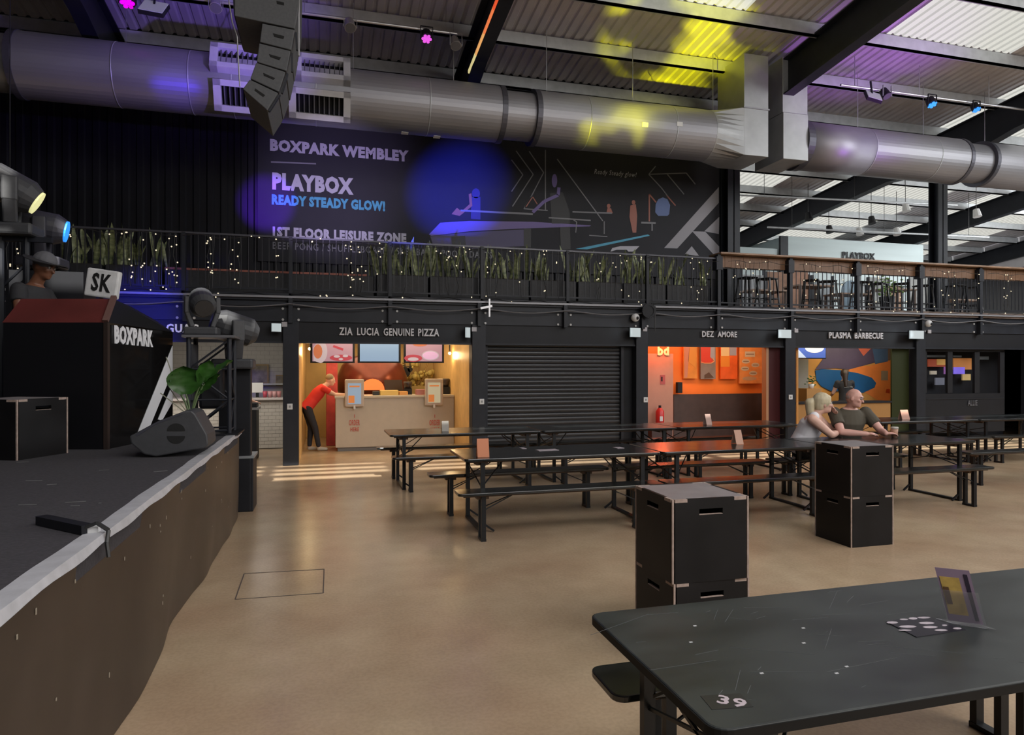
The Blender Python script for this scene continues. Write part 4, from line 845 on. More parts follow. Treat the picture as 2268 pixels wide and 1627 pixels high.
def stick(xs, lab='white sticker'):
    for x, y in xs:
        A = V(x, y, YD-0.5); a = max(-0.98, min(0.98, (A[2]-ZDU)/RD)); yy = YD-RD*math.sqrt(1-a*a)-0.004; M3 = Matrix.Rotation(-math.asin(a), 3, 'X')
        MB().obox((A[0], yy, A[2]), 0.13, 0.006, 0.09, M3).build('sticker', M_white, d1, label=lab)
stick([(902, 279), (975, 288), (1428, 277), (1504, 276)])
# grilles
for i, (xa, xb, ya, yb, up) in enumerate(((465, 556, 128, 186, 1), (652, 776, 156, 212, 1), (474, 575, 226, 276, 0), (640, 776, 248, 300, 0))):
    YG = YD-0.56 if up else YD-0.50
    xa2 = xa if i != 1 else 590; A, B = V(xa, yb, YG), V(xb, ya, YG); th = 0.06
    if up: x0, x1, z0, z1 = A[0], B[0], ZDU+0.02, ZDU+0.50; p0, p1 = Vector((0, YD-0.66, ZDU+0.06)), Vector((0, YD-0.50, ZDU+0.53))
    else: x0, x1 = A[0], B[0]; p0, p1 = Vector((0, YD-0.44, ZDU-0.60)), Vector((0, YD-0.66, ZDU-0.14))
    if i == 2: x1 = V(600, 250, YG)[0]
    if i == 0: x1 = V(600, 160, YG)[0]
    d = (p1-p0); L = d.length; d.normalize(); nrm = Vector((1, 0, 0)).cross(d); 
    if nrm.y > 0: nrm = -nrm
    def P(x, s, o=0.0): v = p0+d*s+nrm*o; return (x, v.y, v.z)
    def rect(b, xa_, xb_, s0, s1, o0, o1): b.add([P(xa_, s0, o0), P(xb_, s0, o0), P(xb_, s1, o0), P(xa_, s1, o0), P(xa_, s0, o1), P(xb_, s0, o1), P(xb_, s1, o1), P(xa_, s1, o1)], [(0, 1, 2, 3), (7, 6, 5, 4), (0, 4, 5, 1), (1, 5, 6, 2), (2, 6, 7, 3), (3, 7, 4, 0)])
    b = MB(); rect(b, x0, x1, 0, th+0.04, -0.18, 0.02); rect(b, x0, x1, L-th-0.04, L, -0.18, 0.02); rect(b, x0, x0+0.12, 0, L, -0.18, 0.02); rect(b, x1-0.12, x1, 0, L, -0.18, 0.02)
    k = thing('air_grille', ['pale framed air grille high on the duct, on the stage side of the hanging speakers', 'pale framed air grille high on the duct, past the hanging speakers', 'pale framed air grille low on the duct, on the stage side of the hanging speakers', 'pale framed air grille low on the duct, past the hanging speakers'][i], 'vent', (x0, YD-0.6, ZDU), 'air grilles on the duct')
    b.build('grille_frame', M_frame, k)
    b = MB(); rect(b, x0+0.1, x1-0.1, 0.08, L-0.08, -0.14, -0.12); b.build('grille_back', M_hole, k)
    x = x0+0.17
    while x < x1-0.13: b = MB(); rect(b, x-0.008, x+0.008, 0.1, L-0.1, -0.12, -0.03); b.build('vane', mat('vane_grey', (0.10, 0.10, 0.11), 0.5), k); x += 0.085
    if up: b = MB(); rect(b, x0+0.12, x1-0.12, 0.10, L*0.5, -0.06, -0.03); b.build('damper_blade', M_duct2, k)
XB0, XB1 = V(1735, 300, YD-0.5)[0], V(1790, 300, YD-0.5)[0]
d2 = ductrun(XB1+0.16, 26, [V(1905, 330, YD)[0], V(2046, 340, YD)[0], V(2112, 345, YD)[0], V(2168, 350, YD)[0], 18.5, 21], 'round galvanised duct on the far side of the roof beam', [(V(2112, 345, YD)[0]+V(2168, 350, YD)[0])/2])
MB().box(XB0, XB1, YD-0.5, YD+0.5, ZDU-0.5, ZDU+0.5).build('elbow_box', M_duct2, d2, bevel=0.006); MB().box(XB0, XB1, YD-0.48, YD+0.48, ZDU+0.51, 8.4).build('riser', M_duct2, d2, bevel=0.006)
MB().cyl((XB1, YD, ZDU), (XB1+0.17, YD, ZDU), RD*1.05, 40).build('end_collar', M_ductd, d2)
x = -9
q = random.Random(8); b = MB()
while x < 24:
    if not (9.2 < x < 11.2):
        dd = d1 if x < XL1 else d2
        b2 = MB(); b2.cyl((x, YD, ZDU+RD), (x, YD, zr(YD)-0.05), 0.008, 5); b2.build('hanger_wire', M_chrome, dd)
    x += 1.9

# ------------------------------------------------------------------ stage
ZS = 0.973; XE = -0.93
stg = thing('stage', 'low stage with dark carpet, white taped edge and brown black cloth skirt', 'stage', (-4, 4, 0))
MB().box(-12, XE-0.02, -3, 8.2, ZS-0.12, ZS).build('stage_deck', M_carpet, stg)
q = random.Random(12)
b = MB(); n = 90; m = 10; rows = []
def skx(y, t): return XE+0.012*math.sin(y*3.1+t*2)+t*(0.018*math.sin(y*1.9+1)+0.008*math.sin(y*4.3+2*t))+0.004*math.sin(y*9+t*5)*t-0.02
for i in range(n+1):
    y = -3+11.2*i/n
    for j in range(m+1): t = j/m; b.v.append((skx(y, t), y, ZS-0.01-(ZS-0.015)*t))
for i in range(n):
    for j in range(m): k = i*(m+1)+j; b.f.append((k, k+m+1, k+m+2, k+1))
o = b.build('skirt', M_skirt, stg, smooth=True)
b = MB()
for i in range(30):
    x = XE-0.03-0.2*i; b.v += [(x, 8.2+0.02*math.sin(i*1.7), ZS-0.01), (x, 8.2+0.03*math.sin(i*1.7), 0.01)]
for i in range(29): b.f.append((2*i, 2*i+1, 2*i+3, 2*i+2))
b.build('skirt', M_skirt, stg, label='end flap of the stage skirt')
b = MB(); n = 110
for i in range(n+1):
    y = -3+11.2*i/n; wv = 0.005*math.sin(y*4)+0.002*math.sin(y*13)
    b.v += [(XE-0.085+wv, y, ZS+0.004), (XE+0.0+wv*0.4, y, ZS+0.006), (XE+0.012+wv*0.3, y, ZS-0.028-0.006*math.sin(y*9))]
for i in range(n):
    for j in range(2): k = 3*i+j; b.f.append((k, k+1, k+4, k+3))
b.build('edge_tape', M_tape, stg)
b = MB(); q = random.Random(6)
for i in range(34):
    y = q.uniform(2.3, 8.0); z = ZS-0.08-abs(q.gauss(0, 0.05)) if q.random() < 0.6 else q.uniform(0.1, 0.85); t = (ZS-0.01-z)/(ZS-0.015); xx = skx(y, t)+0.002; hh = q.uniform(0.008, 0.022)
    b.box(xx, xx+0.002, y-0.004, y+0.004, z-hh, z)
b.build('staple_scuff', mat('scuff_pale', (0.30, 0.26, 0.2), 0.6), stg, kind='stuff')
b = MB()
for i in range(26):
    x, y = q.uniform(-3, -1.1), q.uniform(2.6, 6.0); a = q.uniform(-0.3, 0.3); l = q.uniform(0.005, 0.06); b.box(x-l, x+l, y-0.004, y+0.004, ZS, ZS+0.002, a)
b.build('carpet_scuff', mat('scuff_grey', (0.13, 0.13, 0.13), 0.8), stg, kind='stuff')
# LED batten on stage edge
A, B = H(88, 1163, ZS), H(200, 1186, ZS)
lb = thing('floor_batten', 'flat black bar lying across the stage with its cable over the taped edge', 'bar', (A[0], A[1], ZS))
MB().bar((A[0], A[1]+0.02, ZS+0.022), (B[0]-0.02, B[1]+0.03, ZS+0.022), 0.05, 0.04).build('bar_body', M_black, lb)
MB().tube([(B[0]-0.03, B[1]+0.03, ZS+0.03), (B[0]+0.02, B[1]+0.02, ZS+0.05), (B[0]+0.07, B[1]+0.0, ZS+0.02), (XE+0.02, B[1]-0.02, ZS-0.03), (XE+0.03, B[1]-0.03, ZS-0.09)], 0.009, 6).build('cable', M_wire, lb)
MB().box(B[0]-0.03, B[0]+0.02, B[1]+0.03, B[1]+0.07, ZS+0.005, ZS+0.03).build('plug', M_white, lb)
# DJ booth
P0 = Vector((-1.87, 6.72)); uf = Vector((-0.964, 0.266)); us = Vector((0.243, 0.970))
bt = thing('dj_booth', 'tall black booth with a dark red sloped top, white lettering and white chevron stripes', 'booth', (P0.x, P0.y, ZS))
def bp(f, s, z): p = P0+uf*f+us*s; return (p.x, p.y, z)
def slab(b, f0, f1, s0, s1, z0, z1): b.add([bp(f, s, z) for z in (z0, z1) for s in (s0, s1) for f in (f0, f1)], [(0, 2, 3, 1), (4, 5, 7, 6), (0, 1, 5, 4), (2, 6, 7, 3), (0, 4, 6, 2), (1, 3, 7, 5)]); return b
M_gloss = mat('gloss_black', (0.006, 0.0055, 0.0055), 0.12, spec=0.6); M_sat = mat('satin_black', (0.006, 0.006, 0.0075), 0.42, spec=0.35)
slab(MB(), 0.02, 0.92, 0, 0.03, ZS, 2.10).build('front_panel', M_sat, bt)
slab(MB(), 0, 0.03, 0.03, 1.22, ZS, 2.08).build('side_panel', M_gloss, bt)
slab(MB(), -0.012, 0.025, -0.012, 0.025, ZS, 2.1).build('corner_trim', mat('trim_bronze', (0.05, 0.035, 0.03), 0.35, 0.4), bt)
MB().add([bp(0.03, 0, 2.10), bp(0.93, 0, 2.10), bp(0.90, 0.20, 2.33), bp(0.06, 0.20, 2.33), bp(0.03, 0.03, 2.08), bp(0.93, 0.03, 2.08), bp(0.90, 0.23, 2.31), bp(0.06, 0.23, 2.31)], [(0, 1, 2, 3), (7, 6, 5, 4), (0, 4, 5, 1), (1, 5, 6, 2), (2, 6, 7, 3), (3, 7, 4, 0)]).build('sloped_top', mat('dark_red_top', (0.115, 0.022, 0.020), 0.4, noise=0.2, scale=3), bt)
MB().add([bp(0, 0.0, 2.10), bp(0, 1.22, 2.08), bp(0.10, 1.02, 2.20), bp(0.12, 0.60, 2.30), bp(0.06, 0.20, 2.33)], [(0, 1, 2, 3, 4)]).build('side_top', M_sat, bt)
MB().add([bp(0.06, 0.20, 2.33), bp(0.12, 0.60, 2.30), bp(0.10, 1.02, 2.20), bp(0, 1.22, 2.08), bp(0.9, 1.22, 2.08), bp(0.9, 0.20, 2.2)], [(0, 1, 2, 3, 4, 5)]).build('worktop', M_black, bt)
MB().bar(bp(0.015, 0.0, 2.11), bp(0.05, 0.20, 2.35), 0.045, 0.03).build('edge_strip', mat('copper_strip', (0.13, 0.07, 0.06), 0.4), bt)
slab(MB(), 0.89, 0.92, 0.03, 1.22, ZS, 2.08).build('side_panel', M_sat, bt)
M_wl = mat('letter_white_lit', (0.62, 0.62, 0.64), 0.5, emit=0.06)
t0 = bp(-0.006, 0.10, 1.915); text('lettering', 'BOXPARK', M_wl, bt, t0, 0.68, 0.17, xd=(us.x, us.y, -0.02), depth=0.008, bold=0.04)
def sideq(pts, nm, m, lb=None):
    b = MB(); n = len(pts); vs = [bp(-0.004, s, z) for s, z in pts]+[bp(0.0, s, z) for s, z in pts]; b.add(vs, [tuple(range(n)), tuple(range(2*n-1, n-1, -1))]+[(i, n+i, n+(i+1) % n, (i+1) % n) for i in range(n)]); return b.build(nm, m, bt, label=lb)
sideq([(1.21, 1.93), (1.21, 1.66), (0.66, 1.02), (0.50, 1.06)], 'chevron_stripe', M_wl); sideq([(1.21, 1.52), (1.21, 1.33), (0.98, 1.15), (0.90, 1.17)], 'chevron_stripe', M_wl)
# letter sign on booth
A = V(229, 628, 7.05); sz = 0.34
ls = thing('letter_sign', 'white tilted sign box with hand drawn black letters standing on the booth', 'sign', (A[0], 7.05, A[2]))
Mr = Matrix.Rotation(R(-12), 3, 'Z')@Matrix.Rotation(R(8), 3, 'Y')
MB().obox(A, 0.29, 0.07, 0.26, Mr).build('sign_box', mat('sign_white', (0.5, 0.5, 0.5), 0.5, noise=0.15, scale=12, emit=0.08), ls, bevel=0.015)
sx, sz_ = Mr@Vector((1, 0, 0)), Mr@Vector((0, 0, 1)); nn_ = Mr@Vector((0, -1, 0))
o_ = Vector(A)+nn_*0.038-sx*0.085-sz_*0.08; text('drawn_letters', 'SK', mat('ink_black', (0.004, 0.004, 0.004), 0.6), ls, o_, 0.175, 0.17, xd=sx, up=sz_, depth=0.004, bold=0.03)
MB().bar(Vector(A)-sz_*0.13, (A[0]-0.02, 7.05+0.02, 2.27), 0.03, 0.03).build('stand', M_black, ls)

# cube boxes with ply edges
def cube(sz, h):
    t = thing('cube_table', 'black plywood cube table', 'cube', (0, 0, 0)); a = sz/2; p = 0.018
    def panel(rot):
        c, s_ = math.cos(rot), math.sin(rot); b = MB(); hw, hh = 0.075, 0.017; zc = h*0.84; tab0, tab1 = -0.15, 0.15
        zt = h-p; rects = [(-a+p, a-p, 0, zc-hh), (-a+p, -hw, zc-hh, zc+hh), (hw, a-p, zc-hh, zc+hh), (-a+p, a-p, zc+hh, zt), (tab0, tab1, zt, h+0.001)]
        for x0, x1, z0, z1 in rects:
            b.add([(x*c-y*s_, x*s_+y*c, z) for z in (z0, z1) for y in (-a, -a+p) for x in (x0, x1)], [(0, 2, 3, 1), (4, 5, 7, 6), (0, 1, 5, 4), (2, 6, 7, 3), (0, 4, 6, 2), (1, 3, 7, 5)])
        b.build('side_panel', M_boxb, t)
        b = MB(); 
        for x0, x1, z0, z1 in ((-hw, hw, zc-hh, zc-hh+0.003),):
            b.add([(x*c-y*s_, x*s_+y*c, z) for z in (z0, z1) for y in (-a+0.001, -a+p) for x in (x0, x1)], [(0, 2, 3, 1), (4, 5, 7, 6), (0, 1, 5, 4), (2, 6, 7, 3), (0, 4, 6, 2), (1, 3, 7, 5)])
        b.build('handle_hole', M_ply, t, label='pale cut edge of the handle hole')
    for r_ in (0, PI/2, PI, -PI/2): panel(r_)
    for sx_, sy_ in ((1, 1), (1, -1), (-1, 1), (-1, -1)): MB().box(min(sx_*a, sx_*(a-p*0.6)), max(sx_*a, sx_*(a-p*0.6)), min(sy_*a, sy_*(a-p*0.6)), max(sy_*a, sy_*(a-p*0.6)), 0, h).build('corner_edge', M_ply, t)
    b = MB()
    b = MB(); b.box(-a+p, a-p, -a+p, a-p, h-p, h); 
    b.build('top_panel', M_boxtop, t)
    b = MB()
    for sgn in (1, -1):
        for u0, u1 in ((-a+p, -0.15), (0.15, a-p)): MB().box(u0, u1, min(sgn*a, sgn*(a-p)), max(sgn*a, sgn*(a-p)), h-p, h).build('top_edge', M_ply, t); MB().box(min(sgn*a, sgn*(a-p)), max(sgn*a, sgn*(a-p)), u0, u1, h-p, h).build('top_edge', M_ply, t)
    MB().box(-a+p, a-p, -a+p, a-p, 0, p).build('base_panel', M_hole, t)
    return t
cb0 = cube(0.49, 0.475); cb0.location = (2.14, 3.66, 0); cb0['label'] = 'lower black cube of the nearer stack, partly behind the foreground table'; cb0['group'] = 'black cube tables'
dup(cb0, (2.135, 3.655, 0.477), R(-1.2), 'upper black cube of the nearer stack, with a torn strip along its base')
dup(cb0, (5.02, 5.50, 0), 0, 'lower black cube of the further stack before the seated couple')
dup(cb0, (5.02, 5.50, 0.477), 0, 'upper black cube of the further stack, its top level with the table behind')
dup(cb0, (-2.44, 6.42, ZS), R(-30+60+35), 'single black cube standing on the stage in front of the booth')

# ------------------------------------------------------------------ tables and benches
def rrect(x0, x1, y0, y1, r, n=5):
    out = []
    for cx, cy, a in ((x1-r, y1-r, 0), (x0+r, y1-r, PI/2), (x0+r, y0+r, PI), (x1-r, y0+r, 1.5*PI)):
        for i in range(n+1): out.append((cx+r*math.cos(a+PI/2*i/n), cy+r*math.sin(a+PI/2*i/n)))
    return out
def mk_table(L, W, h, nm='beer_table', legins=0.2, wide=0.06):
    t = thing(nm, 'long black beer table', 'table' if nm == 'beer_table' else 'bench'); th = 0.028
    top = MB().prismz(rrect(-L/2, L/2, -W/2, W/2, 0.05), h-th, h).build('tabletop' if nm == 'beer_table' else 'seat', M_table, t, bevel=0.006)
    q = MB(); q.box(-L/2+0.06, L/2-0.06, -W/2+0.06, -W/2+0.09, h-th-0.02, h-th); q.box(-L/2+0.06, L/2-0.06, W/2-0.09, W/2-0.06, h-th-0.02, h-th); q.build('under_rail', M_block, t)
    lw, ld = 0.035, 0.045; yy = W/2-0.075
    for s in (-1, 1):
        x = s*(L/2-legins)
        for sy in (-1, 1):
            b = MB(); b.bar((x, sy*yy, 0.02), (x, sy*(yy-0.0), h-th-0.02), lw, ld); b.build('leg', M_leg, t)
        MB().box(x-0.025, x+0.025, -yy-0.02, yy+0.02, 0, 0.025).build('foot_bar', M_leg, t)
        MB().box(x-0.06, x+0.06, -W/2+0.09, W/2-0.09, h-th-0.05, h-th).build('leg_block', M_block, t)
        for sy in (-1, 1): MB().bar((x, sy*yy, h*0.62), (x-s*0.32, sy*yy*0.2, h-th-0.02), 0.01, 0.01).build('brace', M_leg, t)
        if nm == 'beer_table':
            b = MB(); b.bar((x, -yy, h*0.80), (x, yy, h*0.58), 0.012, 0.012); b.bar((x, -yy, h*0.58), (x, yy, h*0.80), 0.012, 0.012); b.build('cross_brace', M_leg, t)
            for sy in (-1, 1): MB().bar((x, sy*yy, 0.1), (x-s*0.12, sy*yy, 0.012), 0.02, 0.02).build('foot_brace', M_leg, t)
    return t
tb = mk_table(2.2, 0.90, 0.77); bb = mk_table(2.2, 0.27, 0.485, 'beer_bench', 0.26)
YMID = 7.13; YFAR = 9.82
tabs = [((2.46, YMID), 'black beer table of the middle row with an orange card at its end', 'middle row of beer tables'), ((4.68, YMID), 'black beer table in the middle of the middle row, reflecting the orange kiosk', 'middle row of beer tables'), ((6.90, YMID), 'black beer table where the couple sits', 'middle row of beer tables'),
        ((1.95, YFAR), 'black beer table of the far row in front of the pizza counter', 'far row of beer tables'), ((4.17, YFAR), 'black beer table of the far row before the shutter', 'far row of beer tables'), ((6.39, YFAR), 'black beer table of the far row before the orange kiosk', 'far row of beer tables'), ((10.2, YFAR), 'black beer table of the far row before the dark shopfront', 'far row of beer tables'), ((12.42, YFAR), 'last black beer table of the far row, cut by the picture edge', 'far row of beer tables')]
for i, ((x, y), lab, g_) in enumerate(tabs):
    if i == 0: tb.location = (x, y, 0); tb['label'] = lab; tb['group'] = g_
    else: dup(tb, (x, y, 0), R([0, 0.3, -0.6, 0.8, -0.3, 0.4, 0, 0][i]), lab, g_)
ben = []
for x, y, lab in ((2.33, 6.48, 'nearest bench of the middle row, tucked in front of the first table'), (4.56, 6.48, 'front bench of the middle row under the orange reflections'), (6.80, 6.48, 'front bench of the middle row, partly hidden by the far cube stack'),
                  (2.23, 7.68, 'rear bench of the middle row at the stage side'), (4.5, 7.68, 'rear bench of the middle row before the shutter'), (6.78, 7.68, 'bench the couple sits on'), (9.95, 7.6, 'bench past the couple, near the right picture edge'),
                  (1.97, 9.26, 'front bench of the far row before the pizza counter'), (4.2, 9.26, 'front bench of the far row before the shutter'), (6.4, 9.26, 'front bench of the far row before the orange kiosk'), (10.2, 9.26, 'front bench of the far row near the dark shopfront'), (12.45, 9.26, 'last front bench of the far row by the picture edge'),
                  (1.85, 10.46, 'rear bench of the far row before the pizza counter'), (4.1, 10.46, 'rear bench of the far row before the shutter'), (6.35, 10.46, 'rear bench of the far row before the orange kiosk'), (10.2, 10.46, 'rear bench of the far row before the dark shopfront')):
    ben.append((x, y, lab))
for i, (x, y, lab) in enumerate(ben):
    if i == 0: bb.location = (x, y, 0); bb['label'] = lab; bb['group'] = 'beer benches'
    else: dup(bb, (x, y, 0), R(random.uniform(-0.6, 0.6)), lab, 'beer benches')
# foreground table and bench
ft = mk_table(2.2, 0.835, 0.80); ft.location = (2.03, 1.885, 0); ft['label'] = 'scratched black foreground table with a 39 sticker and flyers'; ft['group'] = 'foreground table set'
for c in ft.children:
    if c.name.startswith('tabletop'): ftop = c; c.data.materials[0] = M_tablef
MB().prismz([(x+2.03, y+1.885) for x, y in rrect(-1.1025, 1.1025, -0.42, 0.42, 0.052)], 0.7715, 0.7965).build('edge_band', M_tableedge, ft)
# worn edge, scuffs, sticker
scf = MB(); q = random.Random(15)
for i in range(46):
    x, y = q.uniform(-1.05, 0.1), q.uniform(-0.38, 0.38); a = q.uniform(-0.6, 0.9); l = abs(q.gauss(0.03, 0.05)); scf.box(2.03+x-l, 2.03+x+l, 1.885+y-0.0008, 1.885+y+0.0008, 0.8, 0.8006, a)
scf.build('scratch', mat('scratch_grey', (0.075, 0.08, 0.08), 0.5), ft, kind='stuff')
b = MB()
for px, py in ((1539, 1385), (1530, 1421), (1779, 1390), (1780, 1423), (1687, 1490), (1875, 1475), (1853, 1490)):
    A = H(px, py, 0.801); b.box(A[0]-0.006, A[0]+0.006, A[1]-0.003, A[1]+0.003, 0.8, 0.8012)
b.build('paint_chip', mat('chip_white', (0.5, 0.5, 0.5), 0.5), ft, kind='stuff')
A = H(1612, 1552, 0.802); ax, ay = A[0], A[1]
MB().box(ax-0.06, ax+0.055, ay-0.035, ay+0.04, 0.8, 0.8012, R(-8)).build('number_sticker', mat('sticker_black', (0.02, 0.02, 0.02), 0.3), ft)
text('sticker_number', '39', mat('number_white', (0.45, 0.38, 0.40), 0.5), ft, (A[0]+0.045, A[1]+0.03, 0.8014), 0.052, 0.075, xd=(-0.25, -0.97, 0), up=(-0.97, 0.25, 0), depth=0.0008, bold=0.05) if False else text('sticker_number', '39', mat('number_white', (0.45, 0.38, 0.40), 0.5), ft, (A[0]-0.035, A[1]+0.0, 0.8014), 0.075, 0.05, xd=(0.78, -0.62, 0), up=(0.62, 0.78, 0), depth=0.0008, bold=0.025)
fb = dup(bb, (2.13, 2.42, 0), 0, 'black foreground bench behind the foreground table, its rounded end showing', 'foreground table set')
# flyers on foreground table
M_flyb = mat('flyer_black', (0.015, 0.014, 0.02), 0.35); M_flyw = mat('flyer_white', (0.42, 0.37, 0.40), 0.4)
c4 = [H(1962, 1376, 0.802), H(2050, 1362, 0.802), H(2140, 1394, 0.802), H(2030, 1410, 0.802)]
fy = thing('table_flyer', 'black flyer with scattered white cut letters lying on the foreground table', 'flyer', (c4[0][0], c4[0][1], 0.8))
MB().prismz([(p[0], p[1]) for p in c4], 0.8005, 0.8025).build('card', M_flyb, fy)
for px, py, w_, h_ in ((1976, 1378, 26, 5), (2002, 1371, 20, 3), (2022, 1369, 20, 5), (2046, 1367, 30, 4), (2010, 1387, 40, 5), (2052, 1379, 36, 5), (2004, 1395, 30, 3), (2060, 1388, 34, 5), (2092, 1384, 12, 3), (2084, 1395, 30, 4), (2120, 1391, 20, 4)):
    P_ = [H(x, y, 0.803) for x, y in ellp(px, py, w_/2, h_/2, 8)]; MB().prismz([(p[0], p[1]) for p in P_], 0.8026, 0.8034).build('printed_letter', M_flyw, fy)
mh = thing('menu_holder', 'upright clear menu holder with yellow and mauve flyers on the foreground table', 'menu holder', (*H(2140, 1388, 0.8)[:2], 0.8))
A, B = Vector(H(2106, 1380, 0.8)), Vector(H(2168, 1388, 0.8)); dA = (B-A).normalized(); up = Vector((-0.025, 0.03, 0.17)).normalized()
def leafq(nm, m, a, c, h0, h1, off, lb=None):
    n_ = dA.cross(up).normalized()*off; p = [a+n_+up*h0, c+n_+up*h0, c+n_+up*h1, a+n_+up*h1]; n2 = dA.cross(up).normalized()*0.0012
    MB().add([*p, *[v+n2 for v in p]], [(0, 1, 2, 3), (7, 6, 5, 4), (0, 4, 5, 1), (1, 5, 6, 2), (2, 6, 7, 3), (3, 7, 4, 0)]).build(nm, m, mh, label=lb)
M_acr = mat('clear_acrylic', (0.8, 0.8, 0.82), 0.05); bs = M_acr.node_tree.nodes['Principled BSDF']; bs.inputs['Transmission Weight'].default_value = 0.95; bs.inputs['IOR'].default_value = 1.2
wv = dA*0.098
leafq('flyer', mat('flyer_mauve', (0.22, 0.16, 0.22), 0.4), A-wv*0.05, A+wv*1.0, 0.01, 0.195, 0.0, 'mauve flyer'); leafq('flyer', mat('flyer_yellow', (0.40, 0.27, 0.07), 0.4, noise=0.25, scale=30), A+wv*0.02, A+wv*0.62, 0.035, 0.165, 0.002, 'yellow flyer')
leafq('flyer_print', mat('flyer_brown', (0.10, 0.05, 0.02), 0.5), A+wv*0.05, A+wv*0.22, 0.07, 0.13, 0.004); leafq('flyer', mat('flyer_dark', (0.02, 0.015, 0.03), 0.4), A+wv*0.78, A+wv*0.9, 0.02, 0.18, 0.002, 'dark flyer')
leafq('holder_front', M_acr, A-wv*0.1, A+wv*1.08, 0.0, 0.12, 0.008); MB().prismz([(p.x, p.y) for p in (A-wv*0.1+Vector((0.008, -0.03, 0)), A+wv*1.08+Vector((0.008, -0.03, 0)), A+wv*1.08+Vector((-0.01, 0.04, 0)), A-wv*0.1+Vector((-0.01, 0.04, 0)))], 0.8036, 0.806).build('holder_base', M_acr, mh)
# cards and papers on the rows
def card(px, py, Y, wd, ht, c, nm, lab, lean=0.04):
    A = V(px, py, Y); z = 0.772; k = thing('table_card', lab, 'menu card', (A[0], Y, z), 'standing menu cards on the beer tables')
    MB().add([(A[0]-wd/2, Y-lean, z), (A[0]+wd/2, Y-lean, z), (A[0]+wd/2, Y, z+ht), (A[0]-wd/2, Y, z+ht), (A[0]-wd/2, Y+lean, z), (A[0]+wd/2, Y+lean, z)], [(0, 1, 2, 3), (5, 4, 3, 2)]).build('card', mat(nm, c, 0.5), k)
card(1069, 1000, 6.82, 0.125, 0.19, (0.55, 0.19, 0.08), 'card_orange', 'orange standing menu card at the near end of the first middle row table')
card(1633, 965, 7.15, 0.10, 0.17, (0.45, 0.25, 0.17), 'card_salmon', 'pale salmon standing card on the middle row near the orange reflection', 0.06)
card(1567, 930, 9.7, 0.10, 0.17, (0.42, 0.27, 0.22), 'card_pink', 'pale pink standing card on the far row before the orange kiosk', 0.06)
card(2002, 925, 9.75, 0.17, 0.17, (0.45, 0.24, 0.17), 'card_kraft', 'kraft coloured standing card on the far row beside the olive door', 0.05)
card(986, 945, 9.7, 0.10, 0.15, (0.33, 0.30, 0.26), 'card_clear', 'pale standing card on the far row before the pizza counter', 0.03)
for px, py, lab, wd in ((1212, 996, 'pale flyers lying flat on the first middle row table', 0.24), (1370, 991, 'small pale paper near the join of the first two middle row tables', 0.09), (1158, 992, 'crumpled pale napkin at the back of the first middle row table', 0.05), (1910, 982, 'black and white flyer lying before the seated man', 0.2)):
    A = H(px, py, 0.772); k = thing('table_flyer', lab, 'flyer', (A[0], A[1], 0.771)); MB().box(A[0]-wd/2, A[0]+wd/2, A[1]-0.06, A[1]+0.06, 0.771, 0.774, R(4)).build('paper', M_flyw if px != 1910 else mat('paper_grey', (0.3, 0.3, 0.31), 0.5), k)
    if px == 1910: text('print', 'MENU', M_flyb, k, (A[0]-0.07, A[1]-0.02, 0.7745), 0.13, 0.04, up=(0, 1, 0), depth=0.0005) if False else MB().box(A[0]-0.05, A[0]+0.06, A[1]-0.015, A[1]+0.015, 0.774, 0.7746).build('printed_line', M_flyb, k)

# ------------------------------------------------------------------ monitor wedge
C0 = H(385, 1005, ZS); mwd = thing('stage_monitor', 'dark grey wedge stage monitor with a round split handle on its side', 'speaker', (C0[0], C0[1], ZS))
YM_ = 6.0
pts = [(286, 966), (290, 982), (318, 1006), (345, 1011), (455, 992), (461, 984), (459, 962), (432, 915), (424, 909), (408, 910), (350, 932)]
side = [(V(x, y, YM_)[0], max(ZS+0.001, V(x, y, YM_)[2])) for x, y in pts]
o = MB().prism(side, YM_-0.0, YM_+0.42).build('cabinet', M_head, mwd, bevel=0.012)
for yy, r0 in ((948, 0), (968, 1)):
    a0, a1 = (PI, 2*PI) if r0 == 0 else (0, PI); cx, cy = 390, 958
    poly = [(cx+20*math.cos(a0+(a1-a0)*i/10), (cy-4 if r0 == 0 else cy+7)+17*math.sin(a0+(a1-a0)*i/10)) for i in range(11)]
    MB().prism([(V(x, y, YM_)[0], V(x, y, YM_)[2]) for x, y in poly], YM_-0.004, YM_+0.0005).build('handle_recess', M_hole, mwd)
MB().prism([(V(x, y, YM_)[0], V(x, y, YM_)[2]) for x, y in ((300, 962), (345, 935), (405, 914), (405, 917), (346, 939), (303, 966))], YM_-0.003, YM_).build('grille_edge', M_spkd, mwd)
